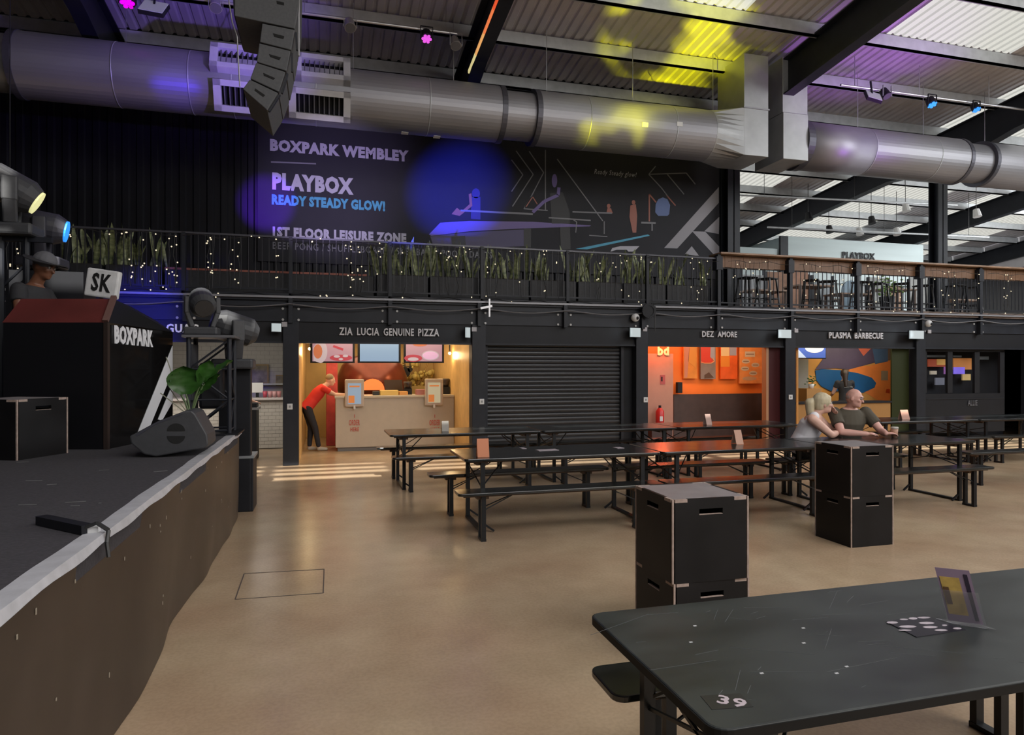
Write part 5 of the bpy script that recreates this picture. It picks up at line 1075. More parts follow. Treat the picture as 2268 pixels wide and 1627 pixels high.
# potted banana-like plant behind it
pl_ = thing('potted_palm', 'broad leaved green plant in a dark pot behind the stage monitor', 'plant', (V(420, 930, 6.7)[0], 6.75, ZS))
px0 = pl_.location.x; MB().lathe((px0, 6.75, ZS), [(0.12, 0), (0.15, 0.25), (0.16, 0.27), (0.13, 0.27)], 18).build('pot', M_pot, pl_)
def bigleaf(p, d, up_, L, W, fold=0.15):
    d = Vector(d).normalized(); s = d.cross(Vector(up_)).normalized(); n = s.cross(d); b = MB(); N = 9
    for i in range(N+1):
        t = i/N; w_ = W*math.sin(PI*min(1, 0.06+t*0.94))**0.7*(1 if t < 0.6 else 1-0.1*(t-0.6)); c = Vector(p)+d*L*t-Vector((0, 0, 1))*0.18*L*t*t
        for q_ in (-1, -0.5, 0, 0.5, 1): b.v.append(tuple(c+s*w_/2*q_+n*abs(q_)*W*fold+n*0.01*math.sin(i*2.2+q_*3)))
    for i in range(N):
        for j in range(4): b.f.append((5*i+j, 5*i+j+1, 5*i+j+6, 5*i+j+5))
    b.sm = True; b.build('leaf', M_leafb, pl_)
zc = ZS+0.27
def P7(x, y, Y=6.75): return Vector(V(x, y, Y))
base = Vector((px0, 6.75, zc))
for (sx_, sy_), (ex_, ey_), wd_, upv in (((412, 872), (406, 795), 0.30, (0.1, -1, 0.25)), ((443, 850), (466, 785), 0.17, (0.6, -0.8, 0)), ((452, 850), (523, 788), 0.14, (-0.6, -0.5, 0.8)), ((398, 868), (384, 812), 0.14, (0.5, -1, 0)), ((440, 872), (495, 822), 0.13, (-0.3, -0.8, 0.6))):
    s_, e_ = P7(sx_, sy_), P7(ex_, ey_, 6.7); bigleaf(s_, e_-s_+Vector((0, 0, 0.05)), upv, (e_-s_).length, wd_); MB().tube([base, base.lerp(s_, 0.5)+Vector((0, 0, 0.03)), s_], 0.009, 6).build('stem', M_stem, pl_)
for x, y in ((370, 850), (368, 790), (355, 870)): MB().tube([base, base.lerp(P7(x, y), 0.6)+Vector((-0.02, 0, 0.02)), P7(x, y)], 0.005, 5).build('stem', mat('thin_stem', (0.25, 0.25, 0.18), 0.6), pl_)

# ------------------------------------------------------------------ lighting tower at the stage corner and its moving heads
def moving_head(name, lab, p, yaw, tilt, s=1.0, lens=None, body=None):
    k = thing(name, lab, 'stage light', p); body = body or M_head
    MB().box(p[0]-0.17*s, p[0]+0.17*s, p[1]-0.13*s, p[1]+0.13*s, p[2], p[2]+0.09*s).build('base', body, k, bevel=0.02*s)
    c = Vector(p)+Vector((0, 0, 0.36*s)); Rz = Matrix.Rotation(yaw, 3, 'Z'); ax = Rz@Vector((1, 0, 0)); fw = Matrix.Rotation(tilt, 3, ax)@(Rz@Vector((0, -1, 0)))
    for sg_ in (-1, 1):
        b = MB(); b.bar(Vector(p)+Vector((0, 0, 0.09*s))+ax*0.10*s*sg_, c+ax*0.155*s*sg_-Vector((0, 0, 0.1*s)), 0.09*s, 0.05*s, ax); b.bar(c+ax*0.155*s*sg_-Vector((0, 0, 0.12*s)), c+ax*0.155*s*sg_+Vector((0, 0, 0.06*s)), 0.10*s, 0.05*s, ax); b.build('yoke_arm', body, k, bevel=0.012*s)
    b = MB(); b.cone(c-fw*0.20*s, c-fw*0.14*s, 0.07*s, 0.125*s, 20); b.cone(c-fw*0.14*s, c+fw*0.10*s, 0.125*s, 0.135*s, 20); b.cone(c+fw*0.10*s, c+fw*0.17*s, 0.135*s, 0.10*s, 20); b.build('head', body, k)
    MB().cyl(c+fw*0.165*s, c+fw*0.185*s, 0.092*s, 20).build('lens', lens or M_gloss, k)
    return c, fw
tp = Vector(H(470, 960, ZS)); tw = thing('truss_tower', 'black box truss tower standing on the far corner of the stage', 'truss', (tp.x, tp.y, ZS))
hx, hy = 0.20, 0.2
for sx_ in (-1, 1):
    for sy_ in (-1, 1): MB().cyl((tp.x+sx_*hx, tp.y+sy_*hy, ZS), (tp.x+sx_*hx, tp.y+sy_*hy, 2.02), 0.024, 10).build('chord', M_steel, tw)
for sx_, sy_, dx_, dy_ in ((-1, -1, 2, 0), (-1, 1, 2, 0), (-1, -1, 0, 2), (1, -1, 0, 2)):
    b = MB(); z = ZS+0.05; f_ = 0
    while z < 1.95:
        a = (tp.x+sx_*hx, tp.y+sy_*hy); c = (a[0]+dx_*hx, a[1]+dy_*hy); 
        if f_: a, c = c, a
        b.cyl((a[0], a[1], z), (c[0], c[1], min(z+0.33, 2.0)), 0.012, 6); b.cyl((a[0], a[1], z), (c[0], c[1], z), 0.012, 6); z += 0.33; f_ = 1-f_
    b.build('lattice', M_steel, tw)
MB().box(tp.x-0.26, tp.x+0.26, tp.y-0.26, tp.y+0.26, 2.02, 2.045).build('top_plate', mat('plate_edge_grey', (0.16, 0.16, 0.17), 0.4, 0.5), tw); MB().box(tp.x-0.3, tp.x+0.3, tp.y-0.3, tp.y+0.3, ZS, ZS+0.02).build('base_plate', M_black, tw)
MB().box(tp.x-0.12, tp.x+0.12, tp.y-0.1, tp.y+0.1, 1.25, 1.75).build('cable_bundle', M_black, tw, bevel=0.03)
MB().box(tp.x-0.19, tp.x-0.17, tp.y-0.18, tp.y+0.18, 1.0, 1.95).build('scrim', mat('scrim_grey', (0.03, 0.031, 0.036), 0.9), tw)
moving_head('moving_head', 'grey moving head light on top of the truss tower, turned to the side', (tp.x-0.10, tp.y, 2.05), R(15), R(25), 1.0)
moving_head('moving_head', 'larger grey moving head light hanging off the far side of the truss tower', (tp.x+0.16, tp.y+0.5, 1.68), R(-70), R(-15), 1.35)
MB_ = MB().box(tp.x+0.0, tp.x+0.35, tp.y+0.46, tp.y+0.62, 0.0, 1.68); solo(MB_, 'equipment_case', M_black, 'tall black equipment case behind the truss tower beside the stage end', 'case', bevel=0.01)
A = H(552, 1142, 0); k = thing('flight_case', 'narrow black flight case with pale top standing at the stage end', 'case', (A[0], A[1]+0.3, 0))
MB().box(A[0]-0.35, A[0]+0.02, 8.47, 8.9, 0.0, 0.63).build('case_body', M_black2, k, bevel=0.01); MB().box(A[0]-0.36, A[0]+0.03, 8.46, 8.91, 0.63, 0.66).build('case_lid', mat('lid_grey', (0.22, 0.23, 0.24), 0.4), k)
# curtain behind the booth
b = MB(); 
for i in range(60):
    x = -3.0-0.15*i; b.v += [(x, 9.9+0.05*math.sin(i*1.3), 0), (x, 9.9+0.05*math.sin(i*1.3), 2.45)]
for i in range(59): b.f.append((2*i, 2*i+1, 2*i+3, 2*i+2))
# left-hand fixtures
lt = thing('light_stand', 'dark vertical stand with clamps at the left edge behind the DJ', 'stand', (V(30, 700, 7.9)[0], 7.9, ZS))
xx = V(28, 700, 7.9)[0]
for dx in (-0.1, 0.12): MB().cyl((xx+dx, 7.9, ZS), (xx+dx, 7.9, 3.05), 0.03, 10).build('upright', M_steel, lt)
MB().bar((xx-0.2, 7.9, 3.0), (xx+0.35, 7.9, 3.0), 0.05, 0.05).build('crossbar', M_steel, lt)
for z in (1.3, 1.9, 2.5): MB().bar((xx-0.1, 7.9, z), (xx+0.12, 7.9, z+0.25), 0.02, 0.02).build('lattice', M_steel, lt)
MB().box(xx-0.1, xx+0.6, 8.0, 8.4, ZS, 2.7).build('speaker_stack', M_black, lt)
A = V(22, 540, 7.9); moving_head('moving_head', 'moving head light with a pale yellow lens at the left edge above the DJ', (A[0]+0.02, 7.9, 3.02), R(105), R(30), 1.35, mat('lens_yellow', (0.6, 0.6, 0.3), 0.3, emit=0.9, ecol=(0.75, 0.72, 0.35)))
A = V(106, 560, 8.4); moving_head('moving_head', 'blue glowing moving head light above the DJ hat', (A[0]-0.05, 8.4, 2.78), R(100), R(10), 1.25, mat('lens_blue', (0.05, 0.3, 0.9), 0.3, emit=1.3, ecol=(0.02, 0.22, 0.85)), M_spkd)
MB_ = MB().box(A[0]-0.2, A[0]+0.1, 8.45, 8.75, 0.98, 2.78); solo(MB_, 'light_pedestal', M_black2, 'dark pedestal carrying the blue moving head light', 'stand', bevel=0.02)
A = V(22, 399, 12.2); k = thing('exit_sign', 'small glowing teal emergency exit sign high at the left edge', 'sign', (A[0], 12.2, A[2])); MB().box(A[0]-0.2, A[0]+0.12, 12.18, 12.22, A[2]-0.06, A[2]+0.07).build('face', mat('exit_teal', (0.1, 0.5, 0.5), 0.4, emit=0.55, ecol=(0.25, 0.72, 0.72)), k); MB().cyl((A[0], 12.2, A[2]+0.07), (A[0], 12.2, 8.5), 0.008, 5).build('wire', M_wire, k)

# ------------------------------------------------------------------ hanging line array
YA = 8.3; WA = 0.92
la = thing('line_array', 'curved stack of grey loudspeaker cabinets hanging from the roof', 'speaker', (V(620, 150, YA)[0], YA+0.4, 5.0))
def c4p(pts, y0, y1, nm, m, lb=None, bev=0.008): return MB().prism([(V(400+x*0.1967, y*0.1967, YA)[0], V(400+x*0.1967, y*0.1967, YA)[2]) for x, y in pts], y0, y1).build(nm, m, la, bevel=bev, label=lb)
bigp = [(600, -1400), (1350, -1400), (1350, -60), (1285, 300), (605, 175), (600, -60)]
c4p([(600, -480), (1340, -420), (1330, 60), (1285, 322), (608, 178)], YA, YA+WA, 'upper_cabinet', M_spk); c4p([(600, -1200), (1340, -1180), (1340, -430), (600, -490)], YA, YA+WA, 'upper_cabinet', M_spk)
c4p([(560, -480), (600, -480), (608, 178), (596, 150)], YA+0.02, YA+WA-0.02, 'side_flange', M_spkd)
c4p([(1078, 10), (1165, 30), (1165, 62), (1085, 45)], YA-0.004, YA+0.002, 'handle_recess', M_hole, bev=0)
boxes = [((918, 262), (1285, 335), (1245, 562), (893, 472)), ((885, 485), (1238, 572), (1190, 798), (858, 695)), ((850, 703), (1180, 808), (1105, 1033), (785, 883)), ((778, 893), (1098, 1045), (975, 1240), (700, 1000))]
hd = [((1040, 375), (1168, 408), (1158, 440), (1055, 415)), ((995, 610), (1130, 648), (1112, 678), (1012, 642)), ((932, 822), (1065, 880), (1045, 898), (938, 852)), ((840, 995), (952, 1072), (930, 1092), (835, 1020))]
for bx, h_ in zip(boxes, hd):
    c4p(bx, YA, YA+WA, 'cabinet', M_spk); c4p(h_, YA-0.004, YA+0.002, 'handle_recess', M_hole, bev=0)
for (x, y), (x2, y2) in (((1285, 345), (1300, 540)), ((1240, 580), (1245, 790)), ((1190, 810), (1130, 1030)), ((1100, 1050), (985, 1235))):
    c4p([(x, y), (x+22, y+6), (x2+18, y2+8), (x2-2, y2)], YA+0.03, YA+0.07, 'rigging_bar', M_steel, bev=0)
A = V(400+1330*0.1967, 40, YA+0.1); MB().cyl((A[0], YA+0.1, A[2]-0.45), (A[0], YA+0.1, zr(YA)-0.1), 0.012, 8).build('power_cable', mat('cable_light', (0.3, 0.3, 0.32), 0.5), la)
A = V(522, 75, YA); MB().tube([(A[0]-0.15, YA-0.05, A[2]+0.9), (A[0]-0.03, YA-0.05, A[2]+0.1), (A[0]+0.02, YA-0.05, A[2]-0.05), (A[0]+0.05, YA-0.05, A[2]-0.62)], 0.008, 6).build('safety_cable', M_chrome, la)

# ------------------------------------------------------------------ roof lights on pipes
def pipe(x0, x1, y, z, lab, drops):
    k = thing('lighting_pipe', lab, 'pipe', ((x0+x1)/2, y, z)); MB().cyl((x0, y, z), (x1, y, z), 0.026, 10).build('pipe', M_chrome, k)
    for d in drops: MB().cyl((d, y, z), (d, y, zr(y)-0.1), 0.008, 6).build('drop_wire', M_chrome, k)
    return k
def par(px, py, Y, col, lab, e=1.0, s=1.0, aim=(0, -0.5, -1)):
    A = Vector(V(px, py, Y)); k = thing('par_light', lab, 'stage light', A, 'can lights under the roof'); d = Vector(aim).normalized()
    MB().cone(A-d*0.02, A-d*0.20*s, 0.12*s, 0.10*s, 16).build('can', M_black2, k)
    M_ = mat('par_'+lab.split()[0]+str(px), col, 0.4, emit=e, ecol=col); x_ = d.cross(Vector((0, 1, 0.3))).normalized(); y_ = d.cross(x_)
    b = MB(); b.cyl(A, A+d*0.01, 0.045*s, 10)
    for i in range(6): c = A+x_*0.075*s*math.cos(i*PI/3)+y_*0.075*s*math.sin(i*PI/3); b.cyl(c, c+d*0.01, 0.036*s, 10)
    b.build('lens', M_, k)
    b = MB(); 
    for sg_ in (-1, 1): b.bar(A+Vector((0.13*s*sg_, 0, -0.02)), A+Vector((0.13*s*sg_, 0, 0.26*s)), 0.025, 0.012)
    b.bar(A+Vector((-0.13*s, 0, 0.26*s)), A+Vector((0.13*s, 0, 0.26*s)), 0.025, 0.012); b.build('yoke', M_chrome if e == 0 else M_black2, k); return A
YP1 = 12.2
A, B = V(640, 24, YP1), V(1012, 76, YP1)
pipe(-9, B[0], YP1, (A[2]+B[2])/2, 'galvanised pipe carrying the magenta light in front of the first dark rafter', [V(674, 20, YP1)[0], V(988, 60, YP1)[0], -3, -6])
A, B = V(1862, 188, YP1), V(2230, 228, YP1)
pipe(A[0], 18, YP1, A[2], 'galvanised pipe carrying the blue lights past the second dark rafter', [V(1893, 150, YP1)[0], V(2036, 200, YP1)[0], V(2190, 200, YP1)[0]])
par(945, 86, YP1-0.1, (0.75, 0.10, 0.75), 'magenta glowing can light left of the dark rafter', 0.9, 0.85)
par(282, 6, YP1-0.1, (0.75, 0.0, 0.75), 'magenta glowing can light nearest the stage side, cut by the top edge', 0.9, 1.0)
par(2065, 232, YP1-0.1, (0.04, 0.32, 0.95), 'blue glowing can light, the nearer of the two past the roof beam', 1.0, 0.9)
par(2163, 243, YP1-0.1, (0.03, 0.28, 0.95), 'blue glowing can light, the further of the two past the roof beam', 0.9, 0.8)
M_cd = mat('unlit_lens', (0.09, 0.09, 0.1), 0.3)
for px, py, lab in ((776, 62, 'unlit grey can light on the pipe beside the magenta light'), (1010, 102, 'unlit round grey light against the dark rafter'), (478, 18, 'unlit grey can light beside the hanging speakers'), (1965, 213, 'unlit dark can light beside the tilted white flood')):
    A = Vector(V(px, py, YP1-0.1)); k = thing('par_light', lab, 'stage light', A, 'can lights under the roof'); d = Vector((0.1, -0.6, -1)).normalized()
    MB().cone(A, A-d*0.2, 0.10, 0.08, 16).build('can', M_chrome if px != 1965 else M_black2, k); MB().cyl(A, A+d*0.01, 0.09, 16).build('lens', M_cd, k); MB().bar(A+Vector((0.11, 0, 0)), A+Vector((0.11, 0, 0.24)), 0.03, 0.01).build('yoke', M_chrome, k); MB().bar(A+Vector((-0.11, 0, 0)), A+Vector((-0.11, 0, 0.24)), 0.03, 0.01).build('yoke', M_chrome, k)
for px, py, lab, hw in ((340, 14, 'white flood light with a square face near the magenta light', 0.18), (1936, 211, 'tilted white flood light on the pipe past the roof beam', 0.16)):
    A = Vector(V(px, py, YP1-0.1)); k = thing('flood_light', lab, 'light', A); M3 = Matrix.Rotation(R(-40), 3, 'X')@Matrix.Rotation(R(8 if px == 340 else 20), 3, 'Y')
    MB().obox(A, hw*2, 0.01, hw*2, M3).build('face', mat('flood_face', (0.45, 0.47, 0.5), 0.4, emit=0.12), k); MB().obox(A+M3@Vector((0, 0.04, 0)), hw*2.1, 0.07, hw*2.1, M3).build('housing', M_black2, k); MB().bar(A+Vector((0, 0.05, 0)), A+Vector((0, 0.1, 0.35)), 0.03, 0.03).build('bracket', M_black2, k)
# LED strip along the rafter
k = thing('led_strip', 'glowing red to yellow light strip running up the dark rafter', 'light strip', (2.7, 12, 7.6))
stops = [(1.0, (0.75, 0.65, 0.30)), (0.75, (0.85, 0.42, 0.14)), (0.5, (0.90, 0.22, 0.07)), (0.25, (0.85, 0.10, 0.03)), (0.0, (0.8, 0.06, 0.02))]
def RP(Y): return Vector((2.87-0.14, Y, zb(Y)+0.02))
ys = [9.0, 10.1, 11.0, 11.7, 12.4, 13.05]
for i in range(5): MB().bar(RP(ys[i]), RP(ys[i+1]), 0.03, 0.06).build('strip_segment', mat('strip%d' % 'abcde'.index('abcde'[i]), stops[4-i][1], 0.4, emit=0.8, ecol=stops[4-i][1]), k)

# ------------------------------------------------------------------ far balcony: stools, tables, play kiosk
pk = thing('lettered_kiosk', 'pale blue white kiosk with PLAYBOX lettering on the far upper floor', 'kiosk', (19.5, 22, ZD))
A, B = V(1735, 590, 22), V(2045, 545, 22)
M_pk = mat('pale_blue_white', (0.46, 0.54, 0.55), 0.55, noise=0.06, scale=1.2, stretch=(0.2, 1, 3))
MB().box(A[0], B[0], 22, 24.5, 5.0, B[2]+0.05).build('fascia', M_pk, pk); MB().box(V(1640, 580, 22)[0], V(1722, 545, 22)[0], 22, 24.5, 4.9, V(1722, 545, 22)[2]-0.1).build('fascia', M_pk, pk)
MB().box(V(1730, 580, 22)[0]-0.1, V(1742, 580, 22)[0], 21.9, 22.0, 4.4, B[2]+0.05).build('post', M_steel, pk)
n_ = 11; w_ = (B[0]+3-A[0])/n_
for i in range(n_):
    x0 = A[0]-3+i*w_; MB().box(x0+0.04, x0+w_-0.04, 22.2, 22.26, ZD, 5.0).build('wall_panel', [M_pk, M_wood, M_pk, mat('panel_grey', (0.25, 0.27, 0.28), 0.5)][i % 4], pk)
    MB().box(x0-0.04, x0+0.04, 22.15, 22.3, ZD, 5.0).build('mullion', M_steel, pk)
A2, T2, B2 = V(1866, 572, 21.97), V(1866, 557, 21.97), V(1937, 572, 21.97)
text('lettering', 'PLAYBOX', M_black, pk, A2, B2[0]-A2[0], T2[2]-A2[2], depth=0.03, bold=0.02)
# stools and high tables
def mk_stool():
    t = thing('bar_stool', 'x', 'stool'); MB().box(-0.17, 0.17, -0.17, 0.17, 0.72, 0.75).build('seat', M_black2, t, bevel=0.01)
    for sx_ in (-1, 1):
        for sy_ in (-1, 1): MB().bar((sx_*0.20, sy_*0.20, 0), (sx_*0.14, sy_*0.14, 0.72), 0.03, 0.03).build('leg', M_leg, t)
    b = MB(); 
    for s_ in (-1, 1): b.bar((-0.18, s_*0.18, 0.28), (0.18, s_*0.18, 0.28), 0.02, 0.02); b.bar((s_*0.18, -0.18, 0.28), (s_*0.18, 0.18, 0.28), 0.02, 0.02)
    b.build('foot_rest', M_leg, t); return t
st = mk_stool(); sl = ['first', 'second', 'third', 'fourth', 'fifth', 'sixth', 'seventh', 'eighth', 'ninth', 'tenth']
for i, px in enumerate((1655, 1700, 1795, 1835, 1905, 1950, 1990, 2050, 2110, 2160)):
    x = V(px, 640, 13.2)[0]; lab = 'dark bar stool behind the wooden bar railing, %s from the column' % sl[i]
    if i == 0: st.location = (x, 13.2, ZD); st['label'] = lab; st['group'] = 'bar stools behind the wooden bar'
    else: dup(st, (x, 13.2+0.1*math.sin(i*3), ZD), i*0.4, lab, 'bar stools behind the wooden bar')
def hight(x, y, lab, h=0.95):
    k = thing('high_table', lab, 'table', (x, y, ZD), 'high tables on the far balcony'); MB().box(x-0.55, x+0.55, y-0.35, y+0.35, ZD+h-0.04, ZD+h).build('tabletop', M_woodtop, k)
    for sx_ in (-1, 1):
        for sy_ in (-1, 1): MB().box(x+sx_*0.5-0.03, x+sx_*0.5+0.03, y+sy_*0.3-0.03, y+sy_*0.3+0.03, ZD, ZD+h-0.04).build('leg', mat('brown_leg', (0.12, 0.07, 0.045), 0.5), k)
for i, (px, y, lab) in enumerate(((1690, 15.4, 'wooden high table nearest the column on the far balcony'), (1790, 15.6, 'wooden high table second from the column on the far balcony'), (1880, 15.5, 'wooden high table in the middle of the far balcony'), (1975, 15.7, 'wooden high table before the far column'), (2120, 16.0, 'wooden high table past the far column'), (1850, 18.5, 'wooden high table further back before the pale kiosk'), (1740, 18.8, 'wooden high table further back near the kiosk post'))):
    hight(V(px, 640, y)[0], y, lab, 0.75+0.2*(i % 2))
q = random.Random(41)
for i, (px, y, c, lab) in enumerate(((1668, 16.6, (0.30, 0.32, 0.33), 'pale grey upright partition board near the column'), (1722, 16.8, (0.28, 0.15, 0.09), 'brown upright partition board second from the column'), (1768, 17, (0.33, 0.17, 0.10), 'reddish upright partition board behind the second high table'), (1822, 17.1, (0.32, 0.36, 0.38), 'pale upright partition board in the middle'), (1946, 17, (0.34, 0.36, 0.35), 'pale upright partition board behind the green plant'), (2035, 17, (0.30, 0.31, 0.30), 'pale upright partition board before the far column'))):
    x = V(px, 640, y)[0]; k = thing('partition_board', lab, 'board', (x, y, ZD), 'partition boards on the far balcony'); MB().box(x-0.35, x+0.35, y, y+0.05, ZD, ZD+1.35+0.15*(i % 3)).build('board', mat('board%d' % i, c, 0.6, noise=0.2), k); MB().box(x-0.4, x-0.35, y-0.02, y+0.07, ZD, ZD+1.5).build('frame_post', M_steel, k); MB().box(x+0.35, x+0.4, y-0.02, y+0.07, ZD, ZD+1.5).build('frame_post', M_steel, k)
x = V(1885, 640, 16.2)[0]; k = thing('arched_panel', 'pale blue arched panel standing on the far balcony', 'panel', (x, 16.2, ZD))
ar = [(x-0.3, ZD), (x+0.3, ZD), (x+0.3, ZD+0.95)]+[(x+0.3*math.cos(a), ZD+0.95+0.3*math.sin(a)) for a in [PI*i/10 for i in range(1, 10)]]+[(x-0.3, ZD+0.95)]
MB().prism(ar, 16.2, 16.25).build('panel', mat('panel_blue', (0.22, 0.32, 0.40), 0.5), k)
x = V(1965, 612, 14.6)[0]; k = thing('potted_shrub', 'bright green bushy plant in a pot behind the wooden bar', 'plant', (x, 14.6, ZD)); MB().lathe((x, 14.6, ZD), [(0.14, 0), (0.2, 0.6), (0.17, 0.6)], 12).build('pot', M_pot, k)
b = MB()
for i in range(60): b.sph((x+q.gauss(0, 0.16), 14.6+q.gauss(0, 0.1), ZD+0.85+q.gauss(0, 0.14)), 0.045, 6, (1, 1, 0.5))
b.build('foliage', mat('bright_leaf', (0.14, 0.26, 0.05), 0.5, noise=0.3), k, kind='stuff')
# small far roof lamps
for i, (px, py, Y) in enumerate(((1792, 487, 19), (1932, 495, 19), (1838, 515, 20), (1988, 520, 19), (2008, 468, 18), (2165, 480, 17), (1905, 520, 20))):
    A = Vector(V(px, py, Y)); k = thing('hanging_spot', 'small %s spot hanging in the far hall, %s' % (['dark', 'dark', 'black', 'pale', 'violet', 'pale', 'pale'][i], ['closest to the column', 'above the PLAYBOX letters', 'low below the first rafter', 'beside the PLAYBOX fascia end', 'high in the middle', 'by the picture edge', 'left of the letters'][i]), 'light', A, 'small hanging spots in the far hall')
    MB().cone(A, A+Vector((0, 0.05, 0.25)), 0.13, 0.09, 10).build('can', M_black2 if i in (0, 1, 2) else M_white, k); MB().cyl(A+Vector((0, 0.05, 0.25)), (A.x, A.y+0.05, zr(Y)-0.1), 0.01, 5).build('wire', M_wire, k)
for i, (pa, pb, Y, y_) in enumerate(((1640, 2120, 17.5, 432), (1700, 2190, 18.6, 503))):
    A, B = V(pa, y_, Y), V(pb, y_+22, Y); k = thing('far_pipe', ['thin pale pipe under the far skylights, nearer the duct', 'thin pale pipe low in the far hall above the kiosk letters'][i], 'pipe', (A[0], Y, A[2])); MB().cyl(A, B, 0.03, 8).build('pipe', M_purlin, k)
    for f_ in (0.1, 0.5, 0.9): c = Vector(A).lerp(Vector(B), f_); MB().cyl(c, (c.x, c.y, zr(Y)-0.1), 0.008, 5).build('drop_wire', M_wire, k)

# ------------------------------------------------------------------ people
class Blob:
    def __init__(s): s.b = MB()
    def ell(s, c, r, M=None):
        k = MB().sph((0, 0, 0), 1, 14); M = M or Matrix.Identity(3)
        s.b.add([Vector(c)+M@Vector((v[0]*r[0], v[1]*r[1], v[2]*r[2])) for v in k.v], k.f); return s
    def cap(s, p0, p1, r0, r1, n=12):
        s.b.cone(p0, p1, r0, r1, n); s.ell(p0, (r0*0.99,)*3); s.ell(p1, (r1*0.99,)*3); return s
    def loft(s, rings, n=20):                        # rings: (centre, half width left-right, half depth, direction of width)
        vs = []
        for i, (c, a, d, wdir) in enumerate(rings):
            wdir = Vector(wdir).normalized()
            nx = Vector(rings[min(i+1, len(rings)-1)][0])-Vector(rings[max(i-1, 0)][0]); dd = nx.normalized().cross(wdir).normalized()
            for j in range(n): t = 2*PI*j/n; vs.append(Vector(c)+wdir*a*math.cos(t)+dd*d*math.sin(t))
        m = len(rings); fs = [(k*n+j, k*n+(j+1) % n, (k+1)*n+(j+1) % n, (k+1)*n+j) for k in range(m-1) for j in range(n)]
        fs += [tuple(range(n-1, -1, -1)), tuple(range((m-1)*n, m*n))]; s.b.add(vs, fs); return s
    def build(s, name, m, parent=None, vox=0.012, sm=4, label=None):
        o = s.b.build(name, m, parent, label=label, smooth=True)
        r = o.modifiers.new('remesh', 'REMESH'); r.mode = 'VOXEL'; r.voxel_size = vox; r.use_smooth_shade = True
        if sm: q = o.modifiers.new('smooth', 'SMOOTH'); q.iterations = sm; q.factor = 0.5
        return o
M_jean = mat('dark_trousers', (0.016, 0.017, 0.024), 0.8); M_eye = mat('eye_dark', (0.01, 0.008, 0.006), 0.2); M_eyew = mat('eye_white', (0.5, 0.48, 0.46), 0.3); M_lip = mat('lip', (0.30, 0.10, 0.08), 0.5)
